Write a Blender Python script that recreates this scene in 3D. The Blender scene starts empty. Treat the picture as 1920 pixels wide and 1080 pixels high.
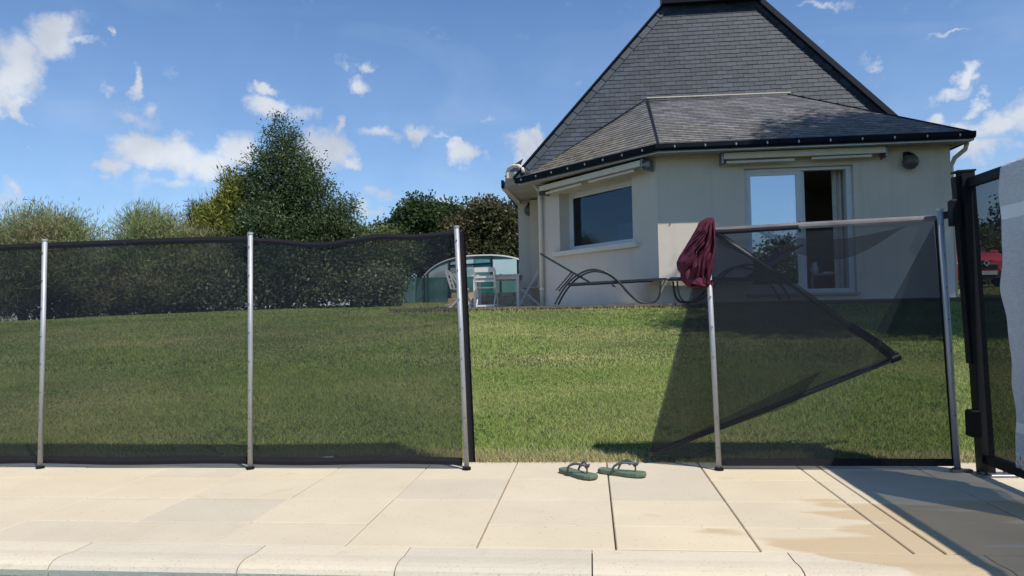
import bpy, math, random
import numpy as np
from mathutils import Vector, Matrix, noise as mnoise
random.seed(7); rng = np.random.default_rng(7)
PI = math.pi; R = math.radians
S = bpy.context.scene
COL = S.collection

# ------------------------------------------------------------------ camera
EYE = 0.77
yaw, pitch, roll = R(6.0), R(1.94), R(1.13)
fw = Vector((-math.sin(yaw)*math.cos(pitch), math.cos(yaw)*math.cos(pitch), math.sin(pitch)))
rt0 = Vector((math.cos(yaw), math.sin(yaw), 0)); up0 = rt0.cross(fw)
rt = rt0*math.cos(roll) - up0*math.sin(roll); up = up0*math.cos(roll) + rt0*math.sin(roll)
cam = bpy.data.cameras.new('camera'); camo = bpy.data.objects.new('camera', cam); COL.objects.link(camo)
M3 = Matrix((rt, up, -fw)).transposed().to_4x4(); M3.translation = Vector((0, 0, EYE)); camo.matrix_world = M3
cam.sensor_width = 36; cam.lens = 1387/1920*36; cam.clip_start = 0.05; cam.clip_end = 6000
S.camera = camo

# ------------------------------------------------------------------ light
SUN = Vector((0.45, -0.45, 1.0)).normalized()
sl = bpy.data.lights.new('sun', 'SUN'); sl.energy = 4.9; sl.angle = R(0.55); sl.color = (1, 0.945, 0.86)
so = bpy.data.objects.new('sun', sl); COL.objects.link(so)
so.rotation_euler = SUN.to_track_quat('Z', 'Y').to_euler(); so.location = (8, -8, 20)
S.view_settings.view_transform = 'Standard'; S.view_settings.look = 'None'
S.view_settings.exposure = 0.0; S.view_settings.gamma = 1.0
W = bpy.data.worlds.new('World'); S.world = W; W.use_nodes = True
nt = W.node_tree; nt.nodes.clear()
def wn(t, **k):
    n = nt.nodes.new(t)
    for a, b in k.items(): setattr(n, a, b)
    return n
def wmath(op, a, b=None, c=None, clamp=False):
    n = wn('ShaderNodeMath', operation=op, use_clamp=clamp)
    for i, v in enumerate((a, b, c)):
        if v is None: continue
        if isinstance(v, (int, float)): n.inputs[i].default_value = v
        else: nt.links.new(v, n.inputs[i])
    return n.outputs[0]
sky = wn('ShaderNodeTexSky'); sky.sky_type = 'NISHITA'; sky.sun_disc = False
sky.sun_elevation = math.asin(SUN.z); sky.sun_rotation = math.atan2(SUN.x, SUN.y)
sky.air_density = 1.0; sky.dust_density = 0.1; sky.ozone_density = 4.0; sky.altitude = 50
SKY_K = 0.124
skm = wn('ShaderNodeVectorMath', operation='MULTIPLY'); nt.links.new(sky.outputs[0], skm.inputs[0]); skm.inputs[1].default_value = (.80, 1.0, 1.17)
tc = wn('ShaderNodeTexCoord'); sx = wn('ShaderNodeSeparateXYZ'); nt.links.new(tc.outputs['Generated'], sx.inputs[0])
az = wmath('ARCTAN2', sx.outputs[0], sx.outputs[1]); el = wmath('ARCSINE', sx.outputs[2])
cx = wn('ShaderNodeCombineXYZ'); nt.links.new(az, cx.inputs[0]); nt.links.new(el, cx.inputs[1])
n1 = wn('ShaderNodeTexNoise'); n1.inputs['Scale'].default_value = 14; n1.inputs['Detail'].default_value = 7; n1.inputs['Roughness'].default_value = 0.62
nt.links.new(tc.outputs['Generated'], n1.inputs['Vector'])
ds = wn('ShaderNodeVectorMath', operation='SUBTRACT'); nt.links.new(n1.outputs['Color'], ds.inputs[0]); ds.inputs[1].default_value = (.5, .5, .5)
dm = wn('ShaderNodeVectorMath', operation='MULTIPLY'); nt.links.new(ds.outputs[0], dm.inputs[0]); dm.inputs[1].default_value = (.10, .085, 0)
da = wn('ShaderNodeVectorMath', operation='ADD'); nt.links.new(cx.outputs[0], da.inputs[0]); nt.links.new(dm.outputs[0], da.inputs[1])
# clouds of the day, each as (azimuth, elevation, half width, half height, weight) in degrees from north (+Y)
CLOUDS = [(-38.14, 18.1, 1.68, 1.35, 1), (-39.61, 16.4, 1.62, 1.77, 1), (-37.48, 18.69, 0.67, 0.84, 1), (-39.46, 14.14, 0.47, 0.72, 0.9), (-40.52, 14.81, 0.8, 1.13, 1), (-36.3, 18.06, 1.14, 0.26, 0.6), (-34.24, 18.93, 0.33, 0.23, 0.7), (-32.7, 15.99, 0.47, 0.9, 0.8), (-34.47, 15.17, 0.65, 0.55, 0.5), (-31.42, 14.72, 0.89, 0.71, 0.6), (-32.93, 14.04, 2.02, 0.77, 0.42), (-32.44, 11.48, 2.11, 1.22, 1), (-30.41, 11.19, 1.75, 1.32, 1), (-34.57, 10.25, 1.04, 0.78, 0.9), (-26.86, 11.7, 1.69, 1.27, 1), (-28.48, 10.86, 1.8, 1.26, 0.9), (-24.05, 16.49, 1.06, 0.48, 0.95), (-24.25, 15.18, 1.36, 0.82, 1), (-21.97, 14.86, 1.08, 0.68, 0.5), (-18.2, 19.06, 0.72, 0.81, 0.6), (-17.54, 17.22, 1.13, 0.83, 1), (-16.8, 18.86, 0.65, 0.41, 0.6), (-20.14, 12.15, 1.65, 1.62, 1), (-18.69, 11.41, 0.71, 0.63, 0.8), (-19.45, 14.22, 0.43, 0.77, 0.7), (-15.66, 13.55, 2.03, 0.59, 0.66), (-12.8, 13.83, 1.23, 0.59, 0.85), (-11.08, 13.4, 0.99, 0.28, 0.55), (-9.29, 11.88, 1.16, 1.0, 1), (-9.27, 12.88, 0.5, 0.48, 0.95), (-4.74, 12.73, 1.5, 1.35, 1), (-3.77, 13.7, 1.0, 0.71, 1), (-5.6, 11.35, 1.08, 0.88, 0.9), (-15.32, 8.91, 2.44, 0.72, 0.55), (-16.95, 7.7, 2.01, 0.6, 0.6), (-11.25, 8.67, 0.82, 0.53, 0.6), (-31.44, 9.29, 4.56, 0.95, 0.45), (-40.16, 8.2, 0.57, 0.95, 0.6), (-26.51, 9.52, 2.22, 1.14, 0.6), (17.67, 20.44, 2.41, 0.24, 0.42), (25.47, 17.29, 1.2, 0.16, 0.5), (20.31, 16.91, 1.19, 0.24, 0.42), (26.04, 14.59, 0.83, 0.56, 0.95), (24.73, 13.83, 1.66, 0.44, 0.66), (26.87, 12.88, 0.53, 0.4, 0.7), (24.12, 12.38, 0.8, 0.55, 1), (25.57, 11.55, 1.63, 0.68, 0.85), (28.07, 11.45, 1.13, 1.06, 0.9), (27.0, 9.91, 2.0, 0.95, 0.85), (-8.23, 15.28, 0.5, 0.31, 0.45), (-39.02, 11.69, 0.59, 0.2, 0.4), (30.2, 12.15, 1.59, 1.92, 0.9), (-42.41, 15.94, 1.94, 2.48, 1)]
best = None
for (a, e, w, h, k) in CLOUDS:
    mp = wn('ShaderNodeVectorMath', operation='SUBTRACT'); nt.links.new(da.outputs[0], mp.inputs[0]); mp.inputs[1].default_value = (R(a), R(e), 0)
    ml = wn('ShaderNodeVectorMath', operation='MULTIPLY'); nt.links.new(mp.outputs[0], ml.inputs[0]); ml.inputs[1].default_value = (1/R(w), 1/R(h), 0)
    ln = wn('ShaderNodeVectorMath', operation='LENGTH'); nt.links.new(ml.outputs[0], ln.inputs[0])
    v = wmath('MULTIPLY', wmath('SUBTRACT', 1.58, ln.outputs['Value']), k)
    best = v if best is None else wmath('SMOOTH_MAX', best, v, 0.12)
# loose fair-weather cloud elsewhere in the sky
n3 = wn('ShaderNodeTexNoise'); n3.inputs['Scale'].default_value = 2.6; n3.inputs['Detail'].default_value = 6; nt.links.new(tc.outputs['Generated'], n3.inputs['Vector'])
side = wmath('MULTIPLY_ADD', sx.outputs[1], -1.2, 0.55, True)
gen = wmath('MULTIPLY', wmath('MULTIPLY', wmath('SUBTRACT', n3.outputs['Fac'], 0.60), 7.0), side)
best = wmath('MAXIMUM', best, gen)
n2 = wn('ShaderNodeTexNoise'); n2.inputs['Scale'].default_value = 26; n2.inputs['Detail'].default_value = 8; n2.inputs['Roughness'].default_value = 0.6
nt.links.new(tc.outputs['Generated'], n2.inputs['Vector'])
dens = wmath('ADD', best, wmath('MULTIPLY', wmath('SUBTRACT', n2.outputs['Fac'], 0.5), 1.7))
mr = wn('ShaderNodeMapRange'); mr.interpolation_type = 'SMOOTHSTEP'; nt.links.new(dens, mr.inputs[0])
mr.inputs[1].default_value = 0.05; mr.inputs[2].default_value = 1.15; mr.inputs[3].default_value = 0; mr.inputs[4].default_value = 0.97
# faint high veil
n5 = wn('ShaderNodeTexNoise'); n5.inputs['Scale'].default_value = 3.2; n5.inputs['Detail'].default_value = 5; n5.inputs['Distortion'].default_value = 0.6
mpv = wn('ShaderNodeMapping'); mpv.inputs['Scale'].default_value = (1, 1, 3.2); nt.links.new(tc.outputs['Generated'], mpv.inputs[0]); nt.links.new(mpv.outputs[0], n5.inputs['Vector'])
veil = wmath('MULTIPLY', wmath('SUBTRACT', n5.outputs['Fac'], 0.52, None, True), 0.55)
low = wn('ShaderNodeMapRange'); nt.links.new(el, low.inputs[0]); low.inputs[1].default_value = R(1); low.inputs[2].default_value = R(26); low.inputs[3].default_value = .24; low.inputs[4].default_value = 0
fac = wmath('MAXIMUM', mr.outputs[0], wmath('ADD', veil, low.outputs[0], None, True))
n4 = wn('ShaderNodeTexNoise'); n4.inputs['Scale'].default_value = 11; n4.inputs['Detail'].default_value = 4
nt.links.new(tc.outputs['Generated'], n4.inputs['Vector'])
cr = wn('ShaderNodeValToRGB'); cr.color_ramp.elements[0].position = 0.36; cr.color_ramp.elements[0].color = (4.3, 4.7, 5.5, 1)
cr.color_ramp.elements[1].position = 0.66; cr.color_ramp.elements[1].color = (6.3, 6.7, 7.3, 1)
nt.links.new(n4.outputs['Fac'], cr.inputs[0])
mx = wn('ShaderNodeMix', data_type='RGBA'); nt.links.new(fac, mx.inputs['Factor']); nt.links.new(skm.outputs[0], mx.inputs['A']); nt.links.new(cr.outputs[0], mx.inputs['B'])
bg = wn('ShaderNodeBackground'); bg.inputs['Strength'].default_value = SKY_K; nt.links.new(mx.outputs['Result'], bg.inputs[0])
wo = wn('ShaderNodeOutputWorld'); nt.links.new(bg.outputs[0], wo.inputs[0])

# ------------------------------------------------------------------ helpers
def mat(name, c1, c2=None, rough=.7, metal=0., spec=.4, scale=4., amount=1., bump=0., bscale=60., rand=0., coat=0., attr=False, coord='Object', detail=5., stretch=None):
    m = bpy.data.materials.new(name); m.use_nodes = True; t = m.node_tree; b = t.nodes['Principled BSDF']
    b.inputs['Roughness'].default_value = rough; b.inputs['Metallic'].default_value = metal
    b.inputs['Specular IOR Level'].default_value = spec; b.inputs['Coat Weight'].default_value = coat
    tcn = t.nodes.new('ShaderNodeTexCoord'); src = tcn.outputs[coord]
    if coord == 'World':
        pass
    if stretch:
        mp = t.nodes.new('ShaderNodeMapping'); mp.inputs['Scale'].default_value = stretch; t.links.new(src, mp.inputs[0]); src = mp.outputs[0]
    c2 = c2 or tuple(x*.78 for x in c1)
    n = t.nodes.new('ShaderNodeTexNoise'); n.inputs['Scale'].default_value = scale; n.inputs['Detail'].default_value = detail; n.inputs['Roughness'].default_value = .6
    t.links.new(src, n.inputs['Vector'])
    r = t.nodes.new('ShaderNodeValToRGB'); r.color_ramp.elements[0].position = .5-.22/amount; r.color_ramp.elements[1].position = .5+.22/amount
    r.color_ramp.elements[0].color = (*c2, 1); r.color_ramp.elements[1].color = (*c1, 1); t.links.new(n.outputs['Fac'], r.inputs[0])
    out = r.outputs[0]
    if rand or attr:
        h = t.nodes.new('ShaderNodeHueSaturation'); t.links.new(out, h.inputs['Color'])
        q = t.nodes.new('ShaderNodeMath'); q.operation = 'MULTIPLY_ADD'
        if attr: a = t.nodes.new('ShaderNodeAttribute'); a.attribute_name = 'rnd'; t.links.new(a.outputs['Fac'], q.inputs[0])
        else: a = t.nodes.new('ShaderNodeObjectInfo'); t.links.new(a.outputs['Random'], q.inputs[0])
        q.inputs[1].default_value = rand*2; q.inputs[2].default_value = 1-rand
        t.links.new(q.outputs[0], h.inputs['Value']); out = h.outputs[0]
    t.links.new(out, b.inputs['Base Color'])
    if bump:
        n2 = t.nodes.new('ShaderNodeTexNoise'); n2.inputs['Scale'].default_value = bscale; n2.inputs['Detail'].default_value = 4; t.links.new(src, n2.inputs['Vector'])
        bp = t.nodes.new('ShaderNodeBump'); bp.inputs['Strength'].default_value = bump; bp.inputs['Distance'].default_value = .01
        t.links.new(n2.outputs['Fac'], bp.inputs['Height']); t.links.new(bp.outputs[0], b.inputs['Normal'])
    return m

class MB:
    def __init__(s): s.v = []; s.f = []; s.r = []
    def add(s, vs, fs, r=None):
        o = len(s.v); s.v += [tuple(v) for v in vs]; s.f += [tuple(i+o for i in f) for f in fs]
        s.r += [random.random() if r is None else r]*len(fs); return s
    def box(s, lo, hi, M=None, r=None):
        x0, y0, z0 = lo; x1, y1, z1 = hi
        vs = [Vector(p) for p in ((x0,y0,z0),(x1,y0,z0),(x1,y1,z0),(x0,y1,z0),(x0,y0,z1),(x1,y0,z1),(x1,y1,z1),(x0,y1,z1))]
        if M: vs = [M @ v for v in vs]
        return s.add(vs, [(0,3,2,1),(4,5,6,7),(0,1,5,4),(1,2,6,5),(2,3,7,6),(3,0,4,7)], r)
    def bev(s, lo, hi, b=.01, M=None, r=None):
        x0,y0,z0 = lo; x1,y1,z1 = hi; vs = []; fs = []
        prof = [(0, z0), (0, z1-b), (b, z1)]
        for ins, z in prof:
            vs += [(x0+ins,y0+ins,z),(x1-ins,y0+ins,z),(x1-ins,y1-ins,z),(x0+ins,y1-ins,z)]
        fs.append((3,2,1,0))
        for k in range(2):
            for i in range(4): fs.append((4*k+i, 4*k+(i+1)%4, 4*k+4+(i+1)%4, 4*k+4+i))
        fs.append((8,9,10,11))
        vs = [Vector(v) for v in vs]
        if M: vs = [M @ v for v in vs]
        return s.add(vs, fs, r)
    def bar(s, p, q, w, h=None, upv=(0,0,1)):
        p, q = Vector(p), Vector(q); d = q-p; L = d.length; d.normalize(); h = h or w
        u = Vector(upv); 
        if abs(d.dot(u)) > .98: u = Vector((0,1,0))
        a = d.cross(u).normalized(); b = a.cross(d).normalized()
        vs = []
        for e in (p, q):
            for sa, sb in ((-1,-1),(1,-1),(1,1),(-1,1)): vs.append(e + a*sa*w/2 + b*sb*h/2)
        return s.add(vs, [(3,2,1,0),(4,5,6,7),(0,1,5,4),(1,2,6,5),(2,3,7,6),(3,0,4,7)])
    def tube(s, pts, r, n=10, caps=True):
        pts = [Vector(p) for p in pts]; rs = r if isinstance(r, (list, tuple)) else [r]*len(pts)
        vs = []; fs = []; prev = None
        for i, p in enumerate(pts):
            d = (pts[min(i+1, len(pts)-1)] - pts[max(i-1, 0)]).normalized()
            if prev is None:
                a = d.orthogonal().normalized()
            else:
                a = (prev - d*prev.dot(d)); a = a.normalized() if a.length > 1e-6 else d.orthogonal().normalized()
            prev = a; b = d.cross(a)
            for k in range(n):
                t = 2*PI*k/n; vs.append(p + (a*math.cos(t) + b*math.sin(t))*rs[i])
        for i in range(len(pts)-1):
            for k in range(n): fs.append((i*n+k, i*n+(k+1)%n, (i+1)*n+(k+1)%n, (i+1)*n+k))
        if caps: fs.append(tuple(range(n-1,-1,-1))); fs.append(tuple((len(pts)-1)*n+k for k in range(n)))
        return s.add(vs, fs)
    def lathe(s, prof, c=(0,0,0), n=20, M=None):
        vs = []; fs = []
        for r, z in prof:
            for k in range(n):
                t = 2*PI*k/n; vs.append(Vector((r*math.cos(t), r*math.sin(t), z)))
        for i in range(len(prof)-1):
            for k in range(n): fs.append((i*n+k, i*n+(k+1)%n, (i+1)*n+(k+1)%n, (i+1)*n+k))
        if M: vs = [M @ v for v in vs]
        vs = [v + Vector(c) for v in vs]
        return s.add(vs, fs)
    def prism(s, pts, off):
        pts = [Vector(p) for p in pts]; off = Vector(off); n = len(pts)
        vs = pts + [p+off for p in pts]
        return s.add(vs, [tuple(range(n-1,-1,-1)), tuple(range(n, 2*n))] + [(i,(i+1)%n,n+(i+1)%n,n+i) for i in range(n)])
    def grid(s, fn, nu, nv):
        vs = [fn(i/nu, j/nv) for j in range(nv+1) for i in range(nu+1)]
        return s.add(vs, [(j*(nu+1)+i, j*(nu+1)+i+1, (j+1)*(nu+1)+i+1, (j+1)*(nu+1)+i) for j in range(nv) for i in range(nu)])
    def mesh(s, name, m, smooth=False, attr=False):
        me = bpy.data.meshes.new(name); me.from_pydata(s.v, [], s.f)
        if m: me.materials.append(m)
        if attr:
            a = me.attributes.new('rnd', 'FLOAT', 'FACE'); a.data.foreach_set('value', s.r)
        me.update()
        if smooth: me.polygons.foreach_set('use_smooth', [True]*len(me.polygons))
        return me
    def build(s, name, m, parent=None, smooth=False, attr=False, fix=True):
        me = s.mesh(name, m, smooth, attr)
        if fix:
            import bmesh
            bm = bmesh.new(); bm.from_mesh(me); bmesh.ops.recalc_face_normals(bm, faces=bm.faces); bm.to_mesh(me); bm.free()
        return link(name, me, parent)
def link(name, me, parent=None):
    o = bpy.data.objects.new(name, me); COL.objects.link(o)
    if parent:
        o.parent = parent
        if parent.parent: pass
    return o
def thing(name, label, cat, loc=(0,0,0), rz=0, group=None):
    o = bpy.data.objects.new(name, None); COL.objects.link(o); o.location = loc; o.rotation_euler = (0,0,rz)
    o.empty_display_size = .2; tag(o, label, cat, group); return o
def tag(o, label=None, cat=None, group=None, kind=None):
    if label: o['label'] = label
    if cat: o['category'] = cat
    if group: o['group'] = group
    if kind: o['kind'] = kind
    return o
def copy_tree(o, parent=None):
    c = o.copy(); COL.objects.link(c); c.parent = parent
    for ch in list(o.children): copy_tree(ch, c)
    return c
def np_mesh(name, verts, nper, m, rnd=None):
    n = len(verts)//nper; me = bpy.data.meshes.new(name)
    me.vertices.add(len(verts)); me.vertices.foreach_set('co', verts.astype(np.float32).ravel())
    me.loops.add(len(verts)); me.loops.foreach_set('vertex_index', np.arange(len(verts), dtype=np.int32))
    me.polygons.add(n); me.polygons.foreach_set('loop_start', np.arange(n, dtype=np.int32)*nper)
    me.materials.append(m)
    if rnd is not None:
        a = me.attributes.new('rnd', 'FLOAT', 'FACE'); a.data.foreach_set('value', rnd.astype(np.float32))
    me.update(calc_edges=True); return me

def cliprect(rect, poly):
    out = rect
    n = len(poly)
    for i in range(n):
        a, b = poly[i], poly[(i+1) % n]; inp = out; out = []
        if not inp: return []
        def side(p): return (b[0]-a[0])*(p[1]-a[1]) - (b[1]-a[1])*(p[0]-a[0])
        for j in range(len(inp)):
            p, q = inp[j-1], inp[j]; sp, sq = side(p), side(q)
            if sp*sq < 0:
                t = sp/(sp-sq); out.append((p[0]+(q[0]-p[0])*t, p[1]+(q[1]-p[1])*t))
            if sq >= 0: out.append(q)
    return out

# ------------------------------------------------------------------ materials
M = {}
M['render'] = mat('wall_render', (.69,.62,.53), (.62,.55,.465), rough=.9, spec=.15, scale=.9, bump=.25, bscale=90)
M['slate'] = mat('slate', (.044,.058,.078), (.032,.043,.060), rough=.6, spec=.3, scale=3, rand=.28, bump=.3, bscale=40)
M['slateA'] = mat('slate_stuff', (.044,.058,.078), (.032,.043,.060), rough=.6, spec=.3, scale=3, rand=.28, attr=True, bump=.3, bscale=40)
def streaks(m):
    t = m.node_tree; b = t.nodes['Principled BSDF']; src = b.inputs['Base Color'].links[0].from_socket
    g = t.nodes.new('ShaderNodeNewGeometry'); mp = t.nodes.new('ShaderNodeMapping'); mp.inputs['Scale'].default_value = (5,5,.35); t.links.new(g.outputs['Position'], mp.inputs[0])
    n = t.nodes.new('ShaderNodeTexNoise'); n.inputs['Scale'].default_value = 1.6; n.inputs['Detail'].default_value = 7; n.inputs['Roughness'].default_value = .65; t.links.new(mp.outputs[0], n.inputs['Vector'])
    r = t.nodes.new('ShaderNodeValToRGB'); r.color_ramp.elements[0].position = .50; r.color_ramp.elements[1].position = .74; t.links.new(n.outputs['Fac'], r.inputs[0])
    q = t.nodes.new('ShaderNodeMath'); q.operation = 'MULTIPLY'; q.inputs[1].default_value = .22; t.links.new(r.outputs[0], q.inputs[0])
    mx = t.nodes.new('ShaderNodeMix'); mx.data_type = 'RGBA'; t.links.new(q.outputs[0], mx.inputs['Factor']); t.links.new(src, mx.inputs['A']); mx.inputs['B'].default_value = (.38,.33,.26,1); t.links.new(mx.outputs['Result'], b.inputs['Base Color'])
streaks(M['render'])
def slate_lichen():
    m = mat('slate_weathered', (.20,.195,.20), (.15,.148,.155), rough=.6, spec=.3, scale=3, rand=.3, attr=True, bump=.4, bscale=40)
    t = m.node_tree; b = t.nodes['Principled BSDF']; src = b.inputs['Base Color'].links[0].from_socket
    g = t.nodes.new('ShaderNodeNewGeometry'); sp = t.nodes.new('ShaderNodeSeparateXYZ'); t.links.new(g.outputs['Position'], sp.inputs[0])
    n = t.nodes.new('ShaderNodeTexNoise'); n.inputs['Scale'].default_value = 1.3; n.inputs['Detail'].default_value = 8; n.inputs['Roughness'].default_value = .7; t.links.new(g.outputs['Position'], n.inputs['Vector'])
    # lichen grows towards the eaves and on the left slope
    def mth(op, a, b2, c=None):
        q = t.nodes.new('ShaderNodeMath'); q.operation = op
        for i, v in enumerate((a, b2, c)):
            if v is None: continue
            if isinstance(v, (int, float)): q.inputs[i].default_value = v
            else: t.links.new(v, q.inputs[i])
        return q.outputs[0]
    hz = mth('MULTIPLY_ADD', sp.outputs[2], -.42, 2.15)
    hx = mth('MULTIPLY_ADD', sp.outputs[0], -.34, .5)
    hxm = mth('MAXIMUM', hx, -.05)
    f = mth('ADD', mth('ADD', hz, hxm), mth('MULTIPLY_ADD', n.outputs['Fac'], 2.2, -1.25))
    mr = t.nodes.new('ShaderNodeMapRange'); t.links.new(f, mr.inputs[0]); mr.inputs[1].default_value = .1; mr.inputs[2].default_value = 1.0; mr.inputs[4].default_value = .8
    n2 = t.nodes.new('ShaderNodeTexNoise'); n2.inputs['Scale'].default_value = 9; n2.inputs['Detail'].default_value = 6; t.links.new(g.outputs['Position'], n2.inputs['Vector'])
    cr = t.nodes.new('ShaderNodeValToRGB'); cr.color_ramp.elements[0].position = .35; cr.color_ramp.elements[0].color = (.09,.075,.05,1); cr.color_ramp.elements[1].position = .68; cr.color_ramp.elements[1].color = (.27,.235,.17,1)
    t.links.new(n2.outputs['Fac'], cr.inputs[0])
    mx = t.nodes.new('ShaderNodeMix'); mx.data_type = 'RGBA'; t.links.new(mr.outputs[0], mx.inputs['Factor']); t.links.new(src, mx.inputs['A']); t.links.new(cr.outputs[0], mx.inputs['B'])
    t.links.new(mx.outputs['Result'], b.inputs['Base Color']); return m
M['lichen'] = slate_lichen()
M['lead'] = mat('dark_zinc', (.010,.014,.024), (.007,.010,.017), rough=.7, spec=.12, metal=0., scale=6)
M['zinc'] = mat('zinc', (.5,.52,.55), (.38,.4,.43), rough=.35, metal=.7, scale=6)
M['cream'] = mat('cream_pvc', (.72,.67,.56), (.62,.57,.46), rough=.5, scale=5)
M['soffit'] = mat('soffit_board', (.42,.38,.31), (.33,.3,.25), rough=.8, scale=4)
M['white'] = mat('white_pvc', (.66,.68,.70), (.58,.6,.62), rough=.35, scale=3)
M['whitepaint'] = mat('white_painted_wood', (.62,.61,.58), (.52,.5,.47), rough=.55, scale=8)
M['alu'] = mat('brushed_aluminium', (.52,.53,.55), (.34,.35,.37), rough=.55, metal=.45, scale=14, bump=.1, bscale=120, stretch=(1,1,.25))
M['black'] = mat('black_powder_coat', (.007,.008,.011), (.005,.006,.008), rough=.5, spec=.22, scale=8)
M['hem'] = mat('black_webbing', (.018,.018,.024), (.013,.013,.018), rough=.8, spec=.2, scale=40, bump=.3, bscale=400)
M['hemgrey'] = mat('dusty_glare_webbing', (.16,.155,.165), (.06,.06,.068), rough=.6, scale=7, bump=.2, bscale=300)  # pale grey paints the glare on the hems along with their dust
M['steeldark'] = mat('galvanised_plate', (.3,.3,.32), (.15,.15,.17), rough=.4, metal=.8, scale=30)
M['graphite'] = mat('graphite_tube', (.045,.05,.06), (.03,.034,.042), rough=.4, metal=.3, scale=8)
M['sling'] = mat('dark_sling_fabric', (.035,.037,.045), rough=.8, scale=40)
M['interior'] = mat('room_plaster', (.62,.53,.42), (.56,.47,.37), rough=.9, scale=2)
M['floor'] = mat('room_floor', (.30,.18,.13), (.22,.13,.095), rough=.5, scale=5)
M['curtain'] = mat('curtain', (.62,.6,.55), (.5,.48,.43), rough=.9, scale=5)
M['maroon'] = mat('maroon_cotton', (.115,.03,.052), (.075,.017,.031), rough=.95, spec=.1, scale=18, bump=.35, bscale=70)
M['sole'] = mat('green_rubber', (.12,.17,.115), (.09,.135,.09), rough=.75, scale=25, bump=.3, bscale=160)
M['strap'] = mat('grey_rubber', (.10,.115,.12), (.07,.08,.085), rough=.5, scale=20)
M['lampglass'] = mat('smoked_globe', (.11,.10,.09), (.07,.065,.06), rough=.35, scale=12)
M['bark'] = mat('bark', (.10,.075,.055), (.05,.04,.03), rough=.95, scale=12, bump=.6, bscale=30)
M['terrace'] = mat('terrace_stone', (.50,.45,.38), (.4,.36,.3), rough=.85, scale=3, rand=.1)
M['edge'] = mat('terrace_edging', (.16,.145,.13), (.1,.09,.08), rough=.85, scale=6)
M['drystone'] = mat('sandstone_block', (.46,.37,.25), (.34,.27,.18), rough=.9, scale=6, rand=.15, bump=.4, bscale=30)
M['grout'] = mat('joint_mortar', (.33,.275,.20), (.20,.16,.11), rough=.95, scale=20)
M['earth'] = mat('earth', (.10,.075,.045), (.06,.05,.03), rough=.95, scale=8)

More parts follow.
